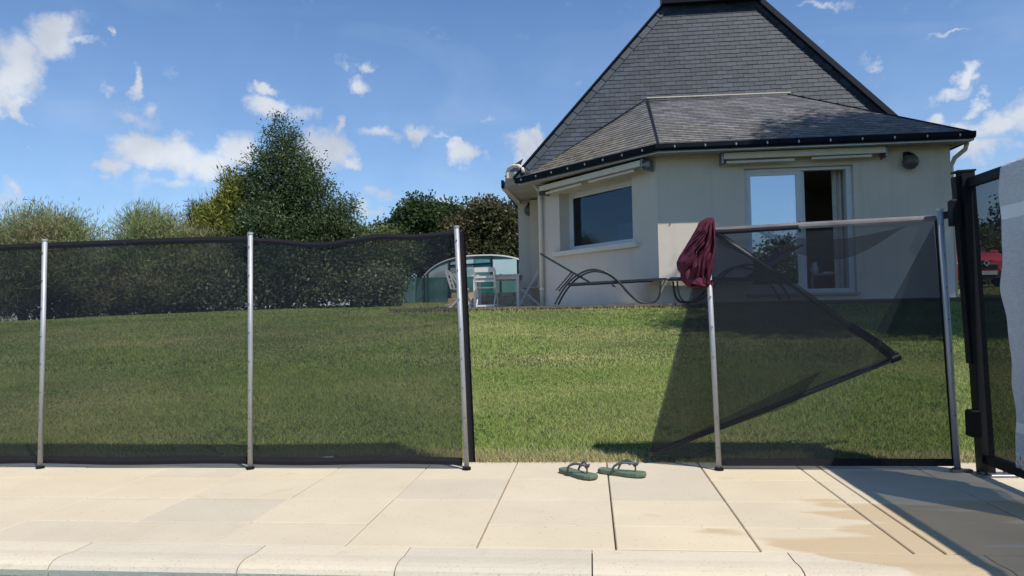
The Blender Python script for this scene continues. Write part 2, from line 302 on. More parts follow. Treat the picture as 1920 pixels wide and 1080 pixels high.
def stone_mat(name, c1, c2, stain=True, speck=False):
    m = bpy.data.materials.new(name); m.use_nodes = True; t = m.node_tree; b = t.nodes['Principled BSDF']; b.inputs['Roughness'].default_value = .82; b.inputs['Specular IOR Level'].default_value = .2
    g = t.nodes.new('ShaderNodeNewGeometry'); sp = t.nodes.new('ShaderNodeSeparateXYZ'); t.links.new(g.outputs['Position'], sp.inputs[0])
    def noise(scale, det=6, rough=.6, vec=None, dist=0):
        n = t.nodes.new('ShaderNodeTexNoise'); n.inputs['Scale'].default_value = scale; n.inputs['Detail'].default_value = det; n.inputs['Roughness'].default_value = rough; n.inputs['Distortion'].default_value = dist
        t.links.new(vec or g.outputs['Position'], n.inputs['Vector']); return n.outputs['Fac']
    def ramp(v, p0, p1, ca, cb):
        r = t.nodes.new('ShaderNodeValToRGB'); r.color_ramp.elements[0].position = p0; r.color_ramp.elements[1].position = p1
        r.color_ramp.elements[0].color = (*ca, 1); r.color_ramp.elements[1].color = (*cb, 1); t.links.new(v, r.inputs[0]); return r.outputs[0]
    def mth(op, a, b2=None, c=None, cl=False):
        q = t.nodes.new('ShaderNodeMath'); q.operation = op; q.use_clamp = cl
        for i, v in enumerate((a, b2, c)):
            if v is None: continue
            if isinstance(v, (int, float)): q.inputs[i].default_value = v
            else: t.links.new(v, q.inputs[i])
        return q.outputs[0]
    def mix(f, a, b2, bt='MIX'):
        x = t.nodes.new('ShaderNodeMix'); x.data_type = 'RGBA'; x.blend_type = bt
        if isinstance(f, (int, float)): x.inputs['Factor'].default_value = f
        else: t.links.new(f, x.inputs['Factor'])
        for nm, v in (('A', a), ('B', b2)):
            if isinstance(v, tuple): x.inputs[nm].default_value = (*v, 1)
            else: t.links.new(v, x.inputs[nm])
        return x.outputs['Result']
    col = ramp(noise(2.2), .36, .66, c2, c1)
    oi = t.nodes.new('ShaderNodeObjectInfo')
    hs = t.nodes.new('ShaderNodeHueSaturation'); t.links.new(col, hs.inputs['Color']); t.links.new(mth('MULTIPLY_ADD', oi.outputs['Random'], .17, .90), hs.inputs['Value'])
    t.links.new(mth('MULTIPLY_ADD', oi.outputs['Random'], .22, .88), hs.inputs['Saturation']); col = hs.outputs[0]
    col = mix(mth('MULTIPLY', noise(45, 5, .75), .22), col, (.36,.30,.22))
    # dark specks and small dirt
    sk = mth('GREATER_THAN', noise(70 if not speck else 150, 2, .5), .70 if not speck else .67); col = mix(mth('MULTIPLY', sk, .55), col, (.22,.16,.10))
    sk2 = ramp(noise(6.5, 7, .7), .60, .72, (0,0,0), (1,1,1)); col = mix(mth('MULTIPLY', sk2, .22), col, (.34,.27,.18))
    if stain:
        mp = t.nodes.new('ShaderNodeMapping'); mp.inputs['Scale'].default_value = (1.1, 3.4, 1); mp.inputs['Location'].default_value = (3.3, 1.9, 0); t.links.new(g.outputs['Position'], mp.inputs[0])
        nv = noise(1.35, 3, .45, mp.outputs[0], .35)
        px = t.nodes.new('ShaderNodeMapRange'); t.links.new(sp.outputs[0], px.inputs[0]); px.inputs[1].default_value = .2; px.inputs[2].default_value = 1.1
        py = t.nodes.new('ShaderNodeMapRange'); t.links.new(sp.outputs[1], py.inputs[0]); py.inputs[1].default_value = 3.3; py.inputs[2].default_value = 3.0
        w = mth('MULTIPLY', px.outputs[0], py.outputs[0])
        f = mth('ADD', nv, mth('MULTIPLY_ADD', w, .385, -.28))
        f = ramp(f, .46, .51, (0,0,0), (1,1,1)); col = mix(mth('MULTIPLY', f, .80), col, (.49,.37,.225))
        # faint damp footprints and drips elsewhere
        f2 = ramp(noise(4.1, 2, .4, None, .5), .70, .72, (0,0,0), (1,1,1)); col = mix(mth('MULTIPLY', f2, .28), col, (.5,.38,.24))
    t.links.new(col, b.inputs['Base Color'])
    bp = t.nodes.new('ShaderNodeBump'); bp.inputs['Strength'].default_value = .35 if not speck else .7; bp.inputs['Distance'].default_value = .004; t.links.new(noise(55 if speck else 110, 6, .7), bp.inputs['Height']); t.links.new(bp.outputs[0], b.inputs['Normal'])
    return m
M['slab'] = stone_mat('paving_slab', (.65,.565,.415), (.59,.51,.375))
M['coping'] = stone_mat('coping_stone', (.65,.58,.45), (.60,.53,.41), speck=True)

def veil(name, col, opacity, var=.06, sheen=0.):
    m = bpy.data.materials.new(name); m.use_nodes = True; t = m.node_tree; t.nodes.clear()
    o = t.nodes.new('ShaderNodeOutputMaterial'); mx = t.nodes.new('ShaderNodeMixShader'); tr = t.nodes.new('ShaderNodeBsdfTransparent')
    p = t.nodes.new('ShaderNodeBsdfPrincipled'); p.inputs['Base Color'].default_value = (*col, 1); p.inputs['Roughness'].default_value = .55; p.inputs['Specular IOR Level'].default_value = .35
    n = t.nodes.new('ShaderNodeTexNoise'); n.inputs['Scale'].default_value = 2.5; n.inputs['Detail'].default_value = 4; tcn = t.nodes.new('ShaderNodeTexCoord'); t.links.new(tcn.outputs['Object'], n.inputs['Vector'])
    q = t.nodes.new('ShaderNodeMath'); q.operation = 'MULTIPLY_ADD'; t.links.new(n.outputs['Fac'], q.inputs[0]); q.inputs[1].default_value = var*2; q.inputs[2].default_value = opacity-var
    # woven cloth: the slanter the light or the look, the less gets through the holes
    g = t.nodes.new('ShaderNodeNewGeometry'); dp = t.nodes.new('ShaderNodeVectorMath'); dp.operation = 'DOT_PRODUCT'; t.links.new(g.outputs['Incoming'], dp.inputs[0]); t.links.new(g.outputs['Normal'], dp.inputs[1])
    def mth(op, a, b2=None):
        k = t.nodes.new('ShaderNodeMath'); k.operation = op
        for i, v in enumerate((a, b2)):
            if v is None: continue
            if isinstance(v, (int, float)): k.inputs[i].default_value = v
            else: t.links.new(v, k.inputs[i])
        return k.outputs[0]
    inv = mth('DIVIDE', 1.0, mth('MAXIMUM', mth('ABSOLUTE', dp.outputs['Value']), .36))
    op_ = mth('SUBTRACT', 1.0, mth('POWER', mth('SUBTRACT', 1.0, q.outputs[0]), inv))
    t.links.new(op_, mx.inputs[0]); t.links.new(tr.outputs[0], mx.inputs[1]); t.links.new(p.outputs[0], mx.inputs[2]); t.links.new(mx.outputs[0], o.inputs[0])
    return m
M['mesh'] = veil('pool_fence_mesh', (.008,.011,.017), .53)
M['meshdusty'] = veil('dusty_fence_mesh', (.022,.024,.030), .60, .10)
M['windscreen'] = veil('green_windbreak_net', (.012,.10,.09), .86)
M['poly'] = veil('polythene_sheet', (.46,.56,.56), .84, .05)
def glass_mat(name, refl, tint=(.5,.55,.6)):
    m = bpy.data.materials.new(name); m.use_nodes = True; t = m.node_tree; t.nodes.clear()
    o = t.nodes.new('ShaderNodeOutputMaterial'); mx = t.nodes.new('ShaderNodeMixShader'); tr = t.nodes.new('ShaderNodeBsdfTransparent'); tr.inputs[0].default_value = (*tint, 1)
    gl = t.nodes.new('ShaderNodeBsdfGlossy'); gl.inputs['Roughness'].default_value = .01; gl.inputs['Color'].default_value = (.85,.93,1,1)
    fr = t.nodes.new('ShaderNodeLayerWeight'); fr.inputs[0].default_value = .35
    q = t.nodes.new('ShaderNodeMath'); q.operation = 'MULTIPLY_ADD'; t.links.new(fr.outputs['Fresnel'], q.inputs[0]); q.inputs[1].default_value = .24; q.inputs[2].default_value = refl; q.use_clamp = True
    t.links.new(q.outputs[0], mx.inputs[0]); t.links.new(tr.outputs[0], mx.inputs[1]); t.links.new(gl.outputs[0], mx.inputs[2]); t.links.new(mx.outputs[0], o.inputs[0]); return m
M['glass'] = glass_mat('window_glass', .0)
M['glassmirror'] = glass_mat('coated_door_glass', .44)

def leafmat(name, c1, c2, c3=None, trans=.35, rough=.5, spec=.35, wscale=.8, nup=0.):
    m = bpy.data.materials.new(name); m.use_nodes = True; t = m.node_tree; t.nodes.clear()
    o = t.nodes.new('ShaderNodeOutputMaterial'); p = t.nodes.new('ShaderNodeBsdfPrincipled'); p.inputs['Roughness'].default_value = rough; p.inputs['Specular IOR Level'].default_value = spec
    a = t.nodes.new('ShaderNodeAttribute'); a.attribute_name = 'rnd'
    r = t.nodes.new('ShaderNodeValToRGB'); r.color_ramp.elements[0].color = (*c2, 1); r.color_ramp.elements[1].color = (*c1, 1); t.links.new(a.outputs['Fac'], r.inputs[0])
    col = r.outputs[0]
    if c3:
        g = t.nodes.new('ShaderNodeNewGeometry'); n = t.nodes.new('ShaderNodeTexNoise'); n.inputs['Scale'].default_value = wscale; n.inputs['Detail'].default_value = 5; n.inputs['Roughness'].default_value = .65
        mp = t.nodes.new('ShaderNodeMapping'); mp.inputs['Scale'].default_value = (.75,1.25,1) if nup else (1,1,1); t.links.new(g.outputs['Position'], mp.inputs[0]); t.links.new(mp.outputs[0], n.inputs['Vector'])
        rr = t.nodes.new('ShaderNodeValToRGB'); rr.color_ramp.elements[0].position = .44; rr.color_ramp.elements[1].position = .74 if nup else .62; t.links.new(n.outputs['Fac'], rr.inputs[0])
        mx = t.nodes.new('ShaderNodeMix'); mx.data_type = 'RGBA'; t.links.new(rr.outputs[0], mx.inputs['Factor']); t.links.new(col, mx.inputs['A']); mx.inputs['B'].default_value = (*c3, 1); col = mx.outputs['Result']
    t.links.new(col, p.inputs['Base Color'])
    tl = t.nodes.new('ShaderNodeBsdfTranslucent'); t.links.new(col, tl.inputs[0])
    if nup:   # soft rounded blade normal
        g2 = t.nodes.new('ShaderNodeNewGeometry'); v1 = t.nodes.new('ShaderNodeVectorMath'); v1.operation = 'SCALE'; v1.inputs['Scale'].default_value = 1-nup; t.links.new(g2.outputs['Normal'], v1.inputs[0])
        v2 = t.nodes.new('ShaderNodeVectorMath'); v2.operation = 'ADD'; v2.inputs[1].default_value = (0,0,nup); t.links.new(v1.outputs[0], v2.inputs[0])
        v3 = t.nodes.new('ShaderNodeVectorMath'); v3.operation = 'NORMALIZE'; t.links.new(v2.outputs[0], v3.inputs[0]); t.links.new(v3.outputs[0], p.inputs['Normal'])
    ms = t.nodes.new('ShaderNodeMixShader'); ms.inputs[0].default_value = trans; t.links.new(p.outputs[0], ms.inputs[1]); t.links.new(tl.outputs[0], ms.inputs[2]); t.links.new(ms.outputs[0], o.inputs[0]); return m
M['leaf_main'] = leafmat('pear_leaf', (.105,.155,.058), (.04,.072,.028), rough=.48, spec=.4)
M['leaf_olive'] = leafmat('tamarisk_leaf', (.36,.41,.18), (.19,.225,.10), (.31,.27,.15), trans=.35, rough=.7, spec=.15, wscale=.6)
M['leaf_gold'] = leafmat('golden_leaf', (.38,.35,.06), (.10,.16,.035), trans=.35)
M['leaf_pine'] = leafmat('blue_pine', (.04,.06,.045), (.02,.035,.03), rough=.6, spec=.2)
M['leaf_oak'] = leafmat('oak_leaf', (.08,.125,.04), (.032,.06,.02), rough=.5)
M['leaf_brown'] = leafmat('olive_oak_leaf', (.12,.125,.05), (.05,.06,.022), (.12,.095,.045), rough=.5)
M['leaf_hedge'] = leafmat('hedge_leaf', (.125,.185,.065), (.04,.068,.025), (.16,.19,.08), rough=.45, wscale=.5)
M['leaf_light'] = leafmat('pale_shrub_leaf', (.22,.27,.16), (.10,.14,.075), rough=.45, spec=.4)
M['leaf_yel'] = leafmat('yellow_green_leaf', (.20,.22,.06), (.09,.11,.035), rough=.5)
M['grass'] = leafmat('grass_blade', (.38,.50,.12), (.10,.155,.03), (.49,.47,.19), nup=.55, trans=.3, rough=.55, spec=.3, wscale=.55)
M['drygrass'] = leafmat('dry_grass', (.60,.50,.28), (.34,.31,.13), nup=.6, trans=.3, rough=.6, spec=.2)

# ------------------------------------------------------------------ terrain
EDGE = 3.84
def gz(x, y):
    """lawn height"""
    if y < EDGE: return 0.0
    if y < 11.9: z = .82*(y-EDGE)/(11.9-EDGE); z += .012*math.sin((y-EDGE)*.78)
    elif y < 29: z = .82+(y-11.9)*.0262
    else: z = 1.27+.02*(1-math.exp(-(y-29)/20))
    if x < -7: z -= .0036*min(-x-7, 14)**2*min(1, (y-EDGE)/8)
    if x > 6: z += .035*min(x-6, 12)*min(1, max(0, (y-8)/6))
    z += .015*mnoise.noise(Vector((x*.35, y*.35, 0)))*min(1, (y-EDGE)/1.0)
    if -3.35 < x < 7.5 and 11.86 < y < 24: z = min(z, .78)
    return z
lawnmat = mat('lawn_turf', (.11,.115,.045), (.05,.06,.022), rough=.9, spec=.1, scale=1.2, coord='Object', bump=.6, bscale=60)
xs = sorted(set([round(v, 3) for v in list(np.arange(-22, 22.01, .4)) + [-3.36, -3.34, 7.49, 7.51] + [-1500,-600,-250,-120,-70,-45,-30,30,45,70,120,250,600,1500]]))
ys = sorted(set([round(v, 3) for v in [EDGE, 3.86, 3.95] + list(np.arange(4.1, 31, .3)) + [11.85, 11.87, 23.99, 24.01] + [33,37,45,60,90,150,300,700,2000]]))
tm = MB()
tm.v = [(x, y, gz(x, y)-.012) for y in ys for x in xs]; nx = len(xs)
tm.f = [(j*nx+i, j*nx+i+1, (j+1)*nx+i+1, (j+1)*nx+i) for j in range(len(ys)-1) for i in range(nx-1)]
lawn = tag(tm.build('lawn', lawnmat, smooth=True, fix=False), kind='structure')
gm = MB()
gm.box((-1500,-1500,-.6),(1500,-6.2,-.03)); gm.box((-1500,-6.2,-.6),(-7.2,EDGE,-.03)); gm.box((3.4,-6.2,-.6),(1500,EDGE,-.03))
tag(gm.build('ground', lawnmat), kind='structure')

# ------------------------------------------------------------------ paving, pool
pav = tag(MB().box((-7.2, 2.25, -.35), (3.4, EDGE, -.014)).box((1.62,-6.2,-.35),(3.4,2.25,-.014)).box((-7.2,-6.2,-.35),(-6.2,2.25,-.014)).build('paving', M['grout']), kind='structure')
cb = [-7.2,-6.74,-6.28,-5.83,-5.38,-4.93,-4.47,-4.02,-3.57,-3.11,-2.66,-2.2,-1.75,-1.29,-.838,-.392,.065,.52,.982,1.076,1.515,1.98,2.44,2.9,3.4]
rb = [2.44,2.70,3.06,3.44,EDGE]
G = .0045
for i in range(len(cb)-1):
    G = .0037 if cb[i] > -.5 else .0022
    x0, x1 = cb[i]+G*.8, cb[i+1]-(.0037 if cb[i+1] > -.5 else .0022)*.8
    rows = list(rb)
    if i % 3 == 1: rows.remove(3.44)
    if i % 4 == 2: rows.remove(2.70)
    for j in range(len(rows)-1):
        h = random.uniform(-.0012, .0012)
        s = MB().bev((x0, rows[j]+.0022, -.03), (x1, rows[j+1]-.0022, h), .003).build('slab', M['slab'], pav)
yy = 2.44
while yy > -6.1:
    for i in range(len(cb)-1):
        if cb[i] < 1.62-.2: continue
        x0 = max(cb[i], 1.62)+G*.8
        MB().bev((x0, yy-.40+.0016, -.03), (cb[i+1]-G*.8, yy-.0016, random.uniform(-.0012,.0012)), .0025).build('slab', M['slab'], pav)
    yy -= .40
# coping stones with a raised rounded nose
def coping(x0, x1, p='X'):
    prof = [(2.434,-.03),(2.434,-.001),(2.428,.001),(2.345,.000),(2.325,.002),(2.30,.0045),(2.27,.005),(2.242,.001),(2.226,-.007),(2.218,-.020),(2.222,-.04),(2.24,-.05)]
    mb = MB(); n = len(prof); b = .003
    vs = [(x0+ (b if False else 0), y, z) for y, z in prof] + [(x1, y, z) for y, z in prof]
    fs = [(k, (k+1) % n, n+(k+1) % n, n+k) for k in range(n)] + [tuple(range(n)), tuple(range(2*n-1, n-1, -1))]
    return mb.add(vs, fs)
ce = [-7.2,-6.65,-6.1,-5.54,-4.99,-4.43,-3.88,-3.36,-2.82,-2.28,-1.74,-1.11,-.61,-.012,.598,1.18,1.62]
for i in range(len(ce)-1):
    if ce[i] < 1.6: coping(ce[i]+.0022, ce[i+1]-.0022).build('coping_stone', M['coping'], pav)
yy = 2.2
while yy > -6:
    MB().bev((1.34, yy-.54, -.05), (1.61, yy-.006, .009), .008).build('coping_stone', M['coping'], pav); yy -= .55
water = bpy.data.materials.new('pool_water'); water.use_nodes = True; t = water.node_tree; b = t.nodes['Principled BSDF']
b.inputs['Base Color'].default_value = (.55,.85,.88,1); b.inputs['Roughness'].default_value = .03; b.inputs['Transmission Weight'].default_value = .9; b.inputs['IOR'].default_value = 1.33
n = t.nodes.new('ShaderNodeTexNoise'); n.inputs['Scale'].default_value = 5; bp = t.nodes.new('ShaderNodeBump'); bp.inputs['Strength'].default_value = .3; bp.inputs['Distance'].default_value = .03
g = t.nodes.new('ShaderNodeNewGeometry'); t.links.new(g.outputs['Position'], n.inputs['Vector']); t.links.new(n.outputs['Fac'], bp.inputs['Height']); t.links.new(bp.outputs[0], b.inputs['Normal'])
tag(MB().grid(lambda u, v: (-6.2+u*7.6, -6.2+v*8.44, -.075), 10, 10).build('pool_water', water, fix=False), kind='structure')
liner = mat('pool_liner', (.42,.66,.70), (.36,.6,.65), rough=.5, scale=3)
pb = MB().box((-6.21,-6.21,-1.5),(1.41,2.25,-1.4)).box((-6.21,2.245,-1.4),(1.41,2.255,-.052)).box((-6.21,-6.21,-1.4),(1.41,-6.2,-.01)).box((-6.21,-6.2,-1.4),(-6.2,2.245,-.01)).box((1.40,-6.2,-1.4),(1.41,2.245,-.052))
tag(pb.build('pool_basin', liner), kind='structure')

# ------------------------------------------------------------------ house
house = thing('house', 'cream rendered house with tall slate roof behind the lawn', 'house', (0,0,0))
A = Vector((1.15, 12.45)); B = Vector((5.79, 12.45)); Cc = Vector((-.97, 14.98))
def wall(p0, p1, z0, z1, th, openings, name='wall', m=None):
    """p0->p1 outer face, body on the left-hand side given by inward normal"""
    p0, p1 = Vector(p0), Vector(p1); d = p1-p0; L = d.length; d.normalize(); n = Vector((-d.y, d.x))
    mb = MB()
    def seg(s0, s1, a, b):
        if s1-s0 < 1e-4 or b-a < 1e-4: return
        pts = [p0+d*s0, p0+d*s1, p0+d*s1+n*th, p0+d*s0+n*th]
        mb.prism([(q.x, q.y, a) for q in pts], (0,0,b-a))
    cur = 0
    for (s0, s1, a, b) in openings:
        seg(cur, s0, z0, z1); seg(s0, s1, z0, a); seg(s0, s1, b, z1); cur = s1
    seg(cur, L, z0, z1)
    return mb.build(name, m or M['render'], house)
# front wall with the sliding door (outer face towards the lawn)
wall(A, B, .6, 3.36, .25, [(1.42, 3.14, 1.0, 3.07)])
# angled wall with the picture window; p0 is the left end so that the body lies behind
Lf = (Cc-A).length; uf = (Cc-A).normalized(); nf = Vector((-.76648, -.64227))
wall(Cc, A, .6, 3.36, .30, [(Lf-2.66, Lf-.60, 1.95, 3.10)])
wall((-.95, 16.9), (-.95, 15.0), .6, 3.34, .2, [])
wall((-1.60, 16.9), (-.95, 16.9), .6, 3.34, .25, [])
wall((-1.60, 24), (-1.60, 17.15), .6, 3.34, .25, [])
wall((5.79, 12.7), (5.79, 24), .6, 3.34, .25, [])
wall((5.54, 24.0), (-1.35, 24.0), .6, 3.34, .25, [])
MB().box((-1.3, 16.5, 1.0),(5.5,16.6,3.3)).prism([(1.3,12.72,1.0),(5.53,12.72,1.0),(5.53,16.5,1.0),(-.7,16.5,1.0),(-.7,15.1,1.0)],(0,0,-.1)).build('room_shell', M['interior'], house)
MB().prism([(1.25,12.71,3.30),(5.53,12.71,3.30),(5.53,16.5,3.30),(-.7,16.5,3.30),(-.7,15.1,3.30)],(0,0,.03)).build('ceiling', M['interior'], house)
# door
dX0, dX1, dz0, dz1, dY = 2.572, 4.288, 1.002, 3.068, 12.53
door = MB()
fwid = .055
for lo, hi in (((dX0,dY,dz0),(dX0+fwid,dY+.12,dz1)), ((dX1-fwid-.03,dY,dz0),(dX1,dY+.12,dz1)), ((dX0+fwid,dY,dz1-.05),(dX1-fwid-.03,dY+.12,dz1)), ((dX0+fwid,dY,dz0),(dX1-fwid-.03,dY+.12,dz0+.07))): door.box(lo, hi)
doorf = door.build('door_frame', M['white'], house)
def sash(x0, x1, y, name='sliding_sash'):
    mb = MB(); a, b2 = dz0+.07, dz1-.05
    mb.box((x0,y,a),(x0+.06,y+.045,b2)); mb.box((x1-.09,y,a),(x1,y+.045,b2)); mb.box((x0+.06,y,b2-.06),(x1-.09,y+.045,b2)); mb.box((x0+.06,y,a),(x1-.09,y+.045,a+.09))
    s = mb.build(name, M['white'], house)
    MB().box((x0+.06,y+.015,a+.09),(x1-.09,y+.03,b2-.06)).build('pane', M['glassmirror'], s); return s
s1 = sash(dX0+fwid, 3.50, dY+.012)
MB().box((3.44, dY-.02, 2.0), (3.455, dY+.011, 2.18)).build('handle', M['black'], s1)
s2 = sash(dX0+fwid+.03, 3.56, dY+.066)
MB().box((dX0-.03, 12.35, .965),(dX1+.03, 12.53, 1.0)).build('door_sill', M['soffit'], house)
# window in the angled wall
def fp(s, off, z): q = A + uf*s + nf*off; return Vector((q.x, q.y, z))
def fbox(mb, s0, s1, o0, o1, z0, z1):
    return mb.prism([fp(s0,o0,z0), fp(s1,o0,z0), fp(s1,o1,z0), fp(s0,o1,z0)], (0,0,z1-z0))
wf = MB()
fbox(wf, .602,.662,-.30,-.24,1.952,3.098); fbox(wf, 2.598,2.658,-.30,-.24,1.952,3.098); fbox(wf, .662,2.598,-.30,-.24,3.04,3.098); fbox(wf, .662,2.598,-.30,-.24,1.952,2.01)
wfo = wf.build('window_frame', M['white'], house)
sf = MB()
fbox(sf, .664,.704,-.292,-.25,2.012,3.038); fbox(sf, 2.546,2.596,-.292,-.25,2.012,3.038); fbox(sf, .704,2.546,-.292,-.25,2.998,3.038); fbox(sf, .704,2.546,-.292,-.25,2.012,2.052)
sf.build('window_sash', M['white'], wfo)
fbox(MB(), .704,2.546,-.275,-.265,2.052,2.998).build('pane', M['glass'], wfo)
fbox(MB(), .44,2.82,-.24,.085,1.862,1.948).build('window_sill', M['cream'], house)

# roofs -----------------------------------------------------------------
E1 = Vector((1.16,12.05,3.43)); E2 = Vector((-1.32,14.66,3.44)); RL = Vector((1.24,15.0,5.0)); RR = Vector((4.0,15.0,4.97)); E3 = Vector((5.95,12.05,3.42)); E4 = Vector((5.95,15.4,3.42))
FB0 = Vector((-1.44,14.60,3.45)); FT0 = Vector((1.70,15.58,7.16)); FT1 = Vector((3.54,15.58,7.13)); FB1 = Vector((6.58,14.60,3.45))
roof = MB()
def lowered(p, d=.03): return Vector((p.x, p.y, p.z-d))
mb = MB()
mb.add([E1,E3,RR,RL],[(0,1,2,3)]); mb.add([E2,E1,RL],[(0,1,2)]); mb.add([E3,E4,RR],[(0,1,2)])
mb.v = [(x,y,z-.012) for x,y,z in mb.v]
bayroof = mb.build('bay_roof', M['lead'], house, fix=False)
back = Vector((0, 9, 0))
mb = MB(); P = [FB0,FB1,FT1,FT0]
P = [p + Vector((0,.03,-.01)) for p in P]
mb.prism(P, back)
mainroof = mb.build('main_roof', M['slate'], house)
def slates(poly, udir, expo, width, th, parent, m, maxparts=0, lift=.004, jitter=.0025, shared_m=None):
    """cover a convex 3D polygon with lapped slates; poly[0]->udir along the eave"""
    o = poly[0]; u = udir.normalized(); nrm = (poly[1]-poly[0]).cross(poly[2]-poly[0]).normalized()
    v = nrm.cross(u).normalized()
    if v.z < 0: v = -v
    if nrm.y > 0 and abs(nrm.z) < .9: nrm = -nrm
    if nrm.z < 0: nrm = -nrm
    p2 = [((p-o).dot(u), (p-o).dot(v)) for p in poly]
    area = sum(p2[i-1][0]*p2[i][1]-p2[i][0]*p2[i-1][1] for i in range(len(p2)))
    if area < 0: p2 = p2[::-1]
    umin = min(p[0] for p in p2); umax = max(p[0] for p in p2); vmax = max(p[1] for p in p2); vmin = min(p[1] for p in p2)
    stuff = MB(); nparts = 0; shared = None; row = 0; vv = vmin
    while vv < vmax:
        uu = umin - (width/2 if row % 2 else 0) - random.uniform(0, .02)
        while uu < umax:
            w = width; g = .0025
            rect = [(uu+g, vv), (uu+w-g, vv), (uu+w-g, vv+expo*1.0), (uu+g, vv+expo*1.0)]
            c = cliprect(rect, p2)
            if len(c) >= 3:
                full = len(c) == 4 and abs((c[0][0]-rect[0][0]))+abs(c[2][1]-rect[2][1]) < 1e-9 and all(any(abs(a[0]-r_[0])+abs(a[1]-r_[1]) < 1e-6 for r_ in rect) for a in c)
                j = random.uniform(0, jitter)
                if full and nparts < maxparts and visible_row(o+u*(uu+w/2)+v*(vv+expo/2)):
                    if shared is None:
                        sm = MB()
                        q = [(g,0,th+.003),(w-g,0,th+.003),(w-g,expo,.003),(g,expo,.003)]
                        sm.add(q+[(x,y,-.004) for x,y,z in q], [(0,1,2,3),(0,4,5,1),(1,5,6,2),(2,6,7,3),(3,7,4,0)])
                        shared = sm.mesh('slate', shared_m)
                    so_ = link('slate', shared, parent)
                    jj = random.uniform(-.006,.006)
                    MM = Matrix((u, v, nrm)).transposed().to_4x4(); MM.translation = o+u*uu+v*(vv+jj)+nrm*j
                    so_.matrix_world = MM; nparts += 1
                else:
                    def P3(a): 
                        t_ = (a[1]-vv)/expo; return o+u*a[0]+v*a[1]+nrm*(lift+th*(1-t_)+j)
                    top = [P3(a) for a in c]; n_ = len(top); bot = [p - nrm*(th+.006) for p in top]
                    stuff.add(top+bot, [tuple(range(n_))]+[(i,(i+1)%n_,n_+(i+1)%n_,n_+i) for i in range(n_)])
            uu += w
        vv += expo; row += 1
    so2 = stuff.build('slate_courses', m, parent, attr=True); so2['kind'] = 'stuff'
def visible_row(p):
    # right of / above the bay roof as seen from the lawn
    return p.z > 4.95 + max(0, (p.x-4.0)*0) if p.x < 4 else p.z > 4.95-.28*(p.x-4)
FF = [FB0,FB1,FT1,FT0]
slates(FF, Vector((1,0,0)), .096, .205, .009, mainroof, M['slateA'], maxparts=300, shared_m=M['slate'])
slates([E1,E3,RR,RL], E3-E1, .115, .21, .011, bayroof, M['lichen'])
slates([E2,E1,RL], E1-E2, .115, .21, .011, bayroof, M['lichen'])
slates([E3,E4,RR], E4-E3, .115, .21, .011, bayroof, M['lichen'])
# verge: slates set along the left rake, dark zinc for the shaded overhang elsewhere
fn = Vector((0,-math.sin(R(75)),math.cos(R(75))))
def rake(p, q, w, name, m, pieces, proud, gap=.004):
    d = (q-p); L = d.length; d.normalize(); inw = d.cross(fn); 
    mid = (FB0+FB1+FT0+FT1)/4
    if (mid-p).dot(inw) < 0: inw = -inw
    k = max(1, int(L/pieces)); 
    for i in range(k):
        a = p + d*(L*i/k+gap); b2 = p + d*(L*(i+1)/k-gap)
        mb = MB(); pts = [a, b2, b2+inw*w, a+inw*w]
        base = [x+fn*.002 for x in pts]; h0 = proud+.004*0; 
        top = [pts[0]+fn*(proud+.010), pts[1]+fn*proud, pts[2]+fn*proud, pts[3]+fn*(proud+.010)]
        mb.add(base+top, [(0,1,2,3),(4,5,6,7),(0,1,5,4),(1,2,6,5),(2,3,7,6),(3,0,4,7)])
        mb.build(name, m, mainroof)
rake(FB0, FT0, .13, 'verge_slate', M['slate'], .30, .018)
rake(FB1+ (FT1-FB1).normalized()*0, FT1, .09, 'verge_slate', M['slate'], .24, .03)
MB().bar(FB0+Vector((-.018,-.03,0)), FT0+Vector((-.018,-.03,.02)), .03, .10, upv=fn).build('verge_trim', M['lead'], mainroof)
rr = (FT1-FB1).normalized(); side = Vector((rr.z,0,-rr.x)).normalized()
if side.x < 0: side = -side
MB().bar(FB1+side*.05+Vector((0,-.05,0)), FT1+side*.05+Vector((0,-.05,.0)), .11, .12, upv=fn).build('verge_shade_board', M['lead'], mainroof)  # near-black colour replaces the shade under the right verge overhang
MB().box((1.66,15.40,7.13),(3.66,15.62,7.22)).build('ridge_flashing', M['lead'], mainroof)
ch = MB().box((1.70,15.66,6.9),(3.50,16.5,8.3)).box((1.60,15.6,8.3),(3.6,16.56,8.42))
cho = ch.build('chimney', mat('chimney_render', (.22,.23,.25),(.17,.18,.2), rough=.9, scale=5), mainroof)
MB().box((1.655,15.61,6.95),(1.72,15.72,8.29)).build('corner_flashing', M['lead'], cho)
# flashing on the bay roof top, hips
MB().bar(RL+Vector((-.02,-.07,.03)), RR+Vector((.02,-.07,.03)), .05, .018).build('zinc_flashing', M['cream'], bayroof)
MB().bar(E1+Vector((0,0,.016)), RL+Vector((0,-.05,.022)), .035, .012).build('hip_trim', M['lead'], bayroof)
MB().bar(E3+Vector((0,0,.018)), RR+Vector((0,0,.02)), .05, .02).build('hip_trim', M['lead'], bayroof)
MB().bar(E2+Vector((0.1,-.02,.04)), RL+Vector((0,-.05,.03)), .03, .02).build('valley_trim', M['lead'], bayroof)
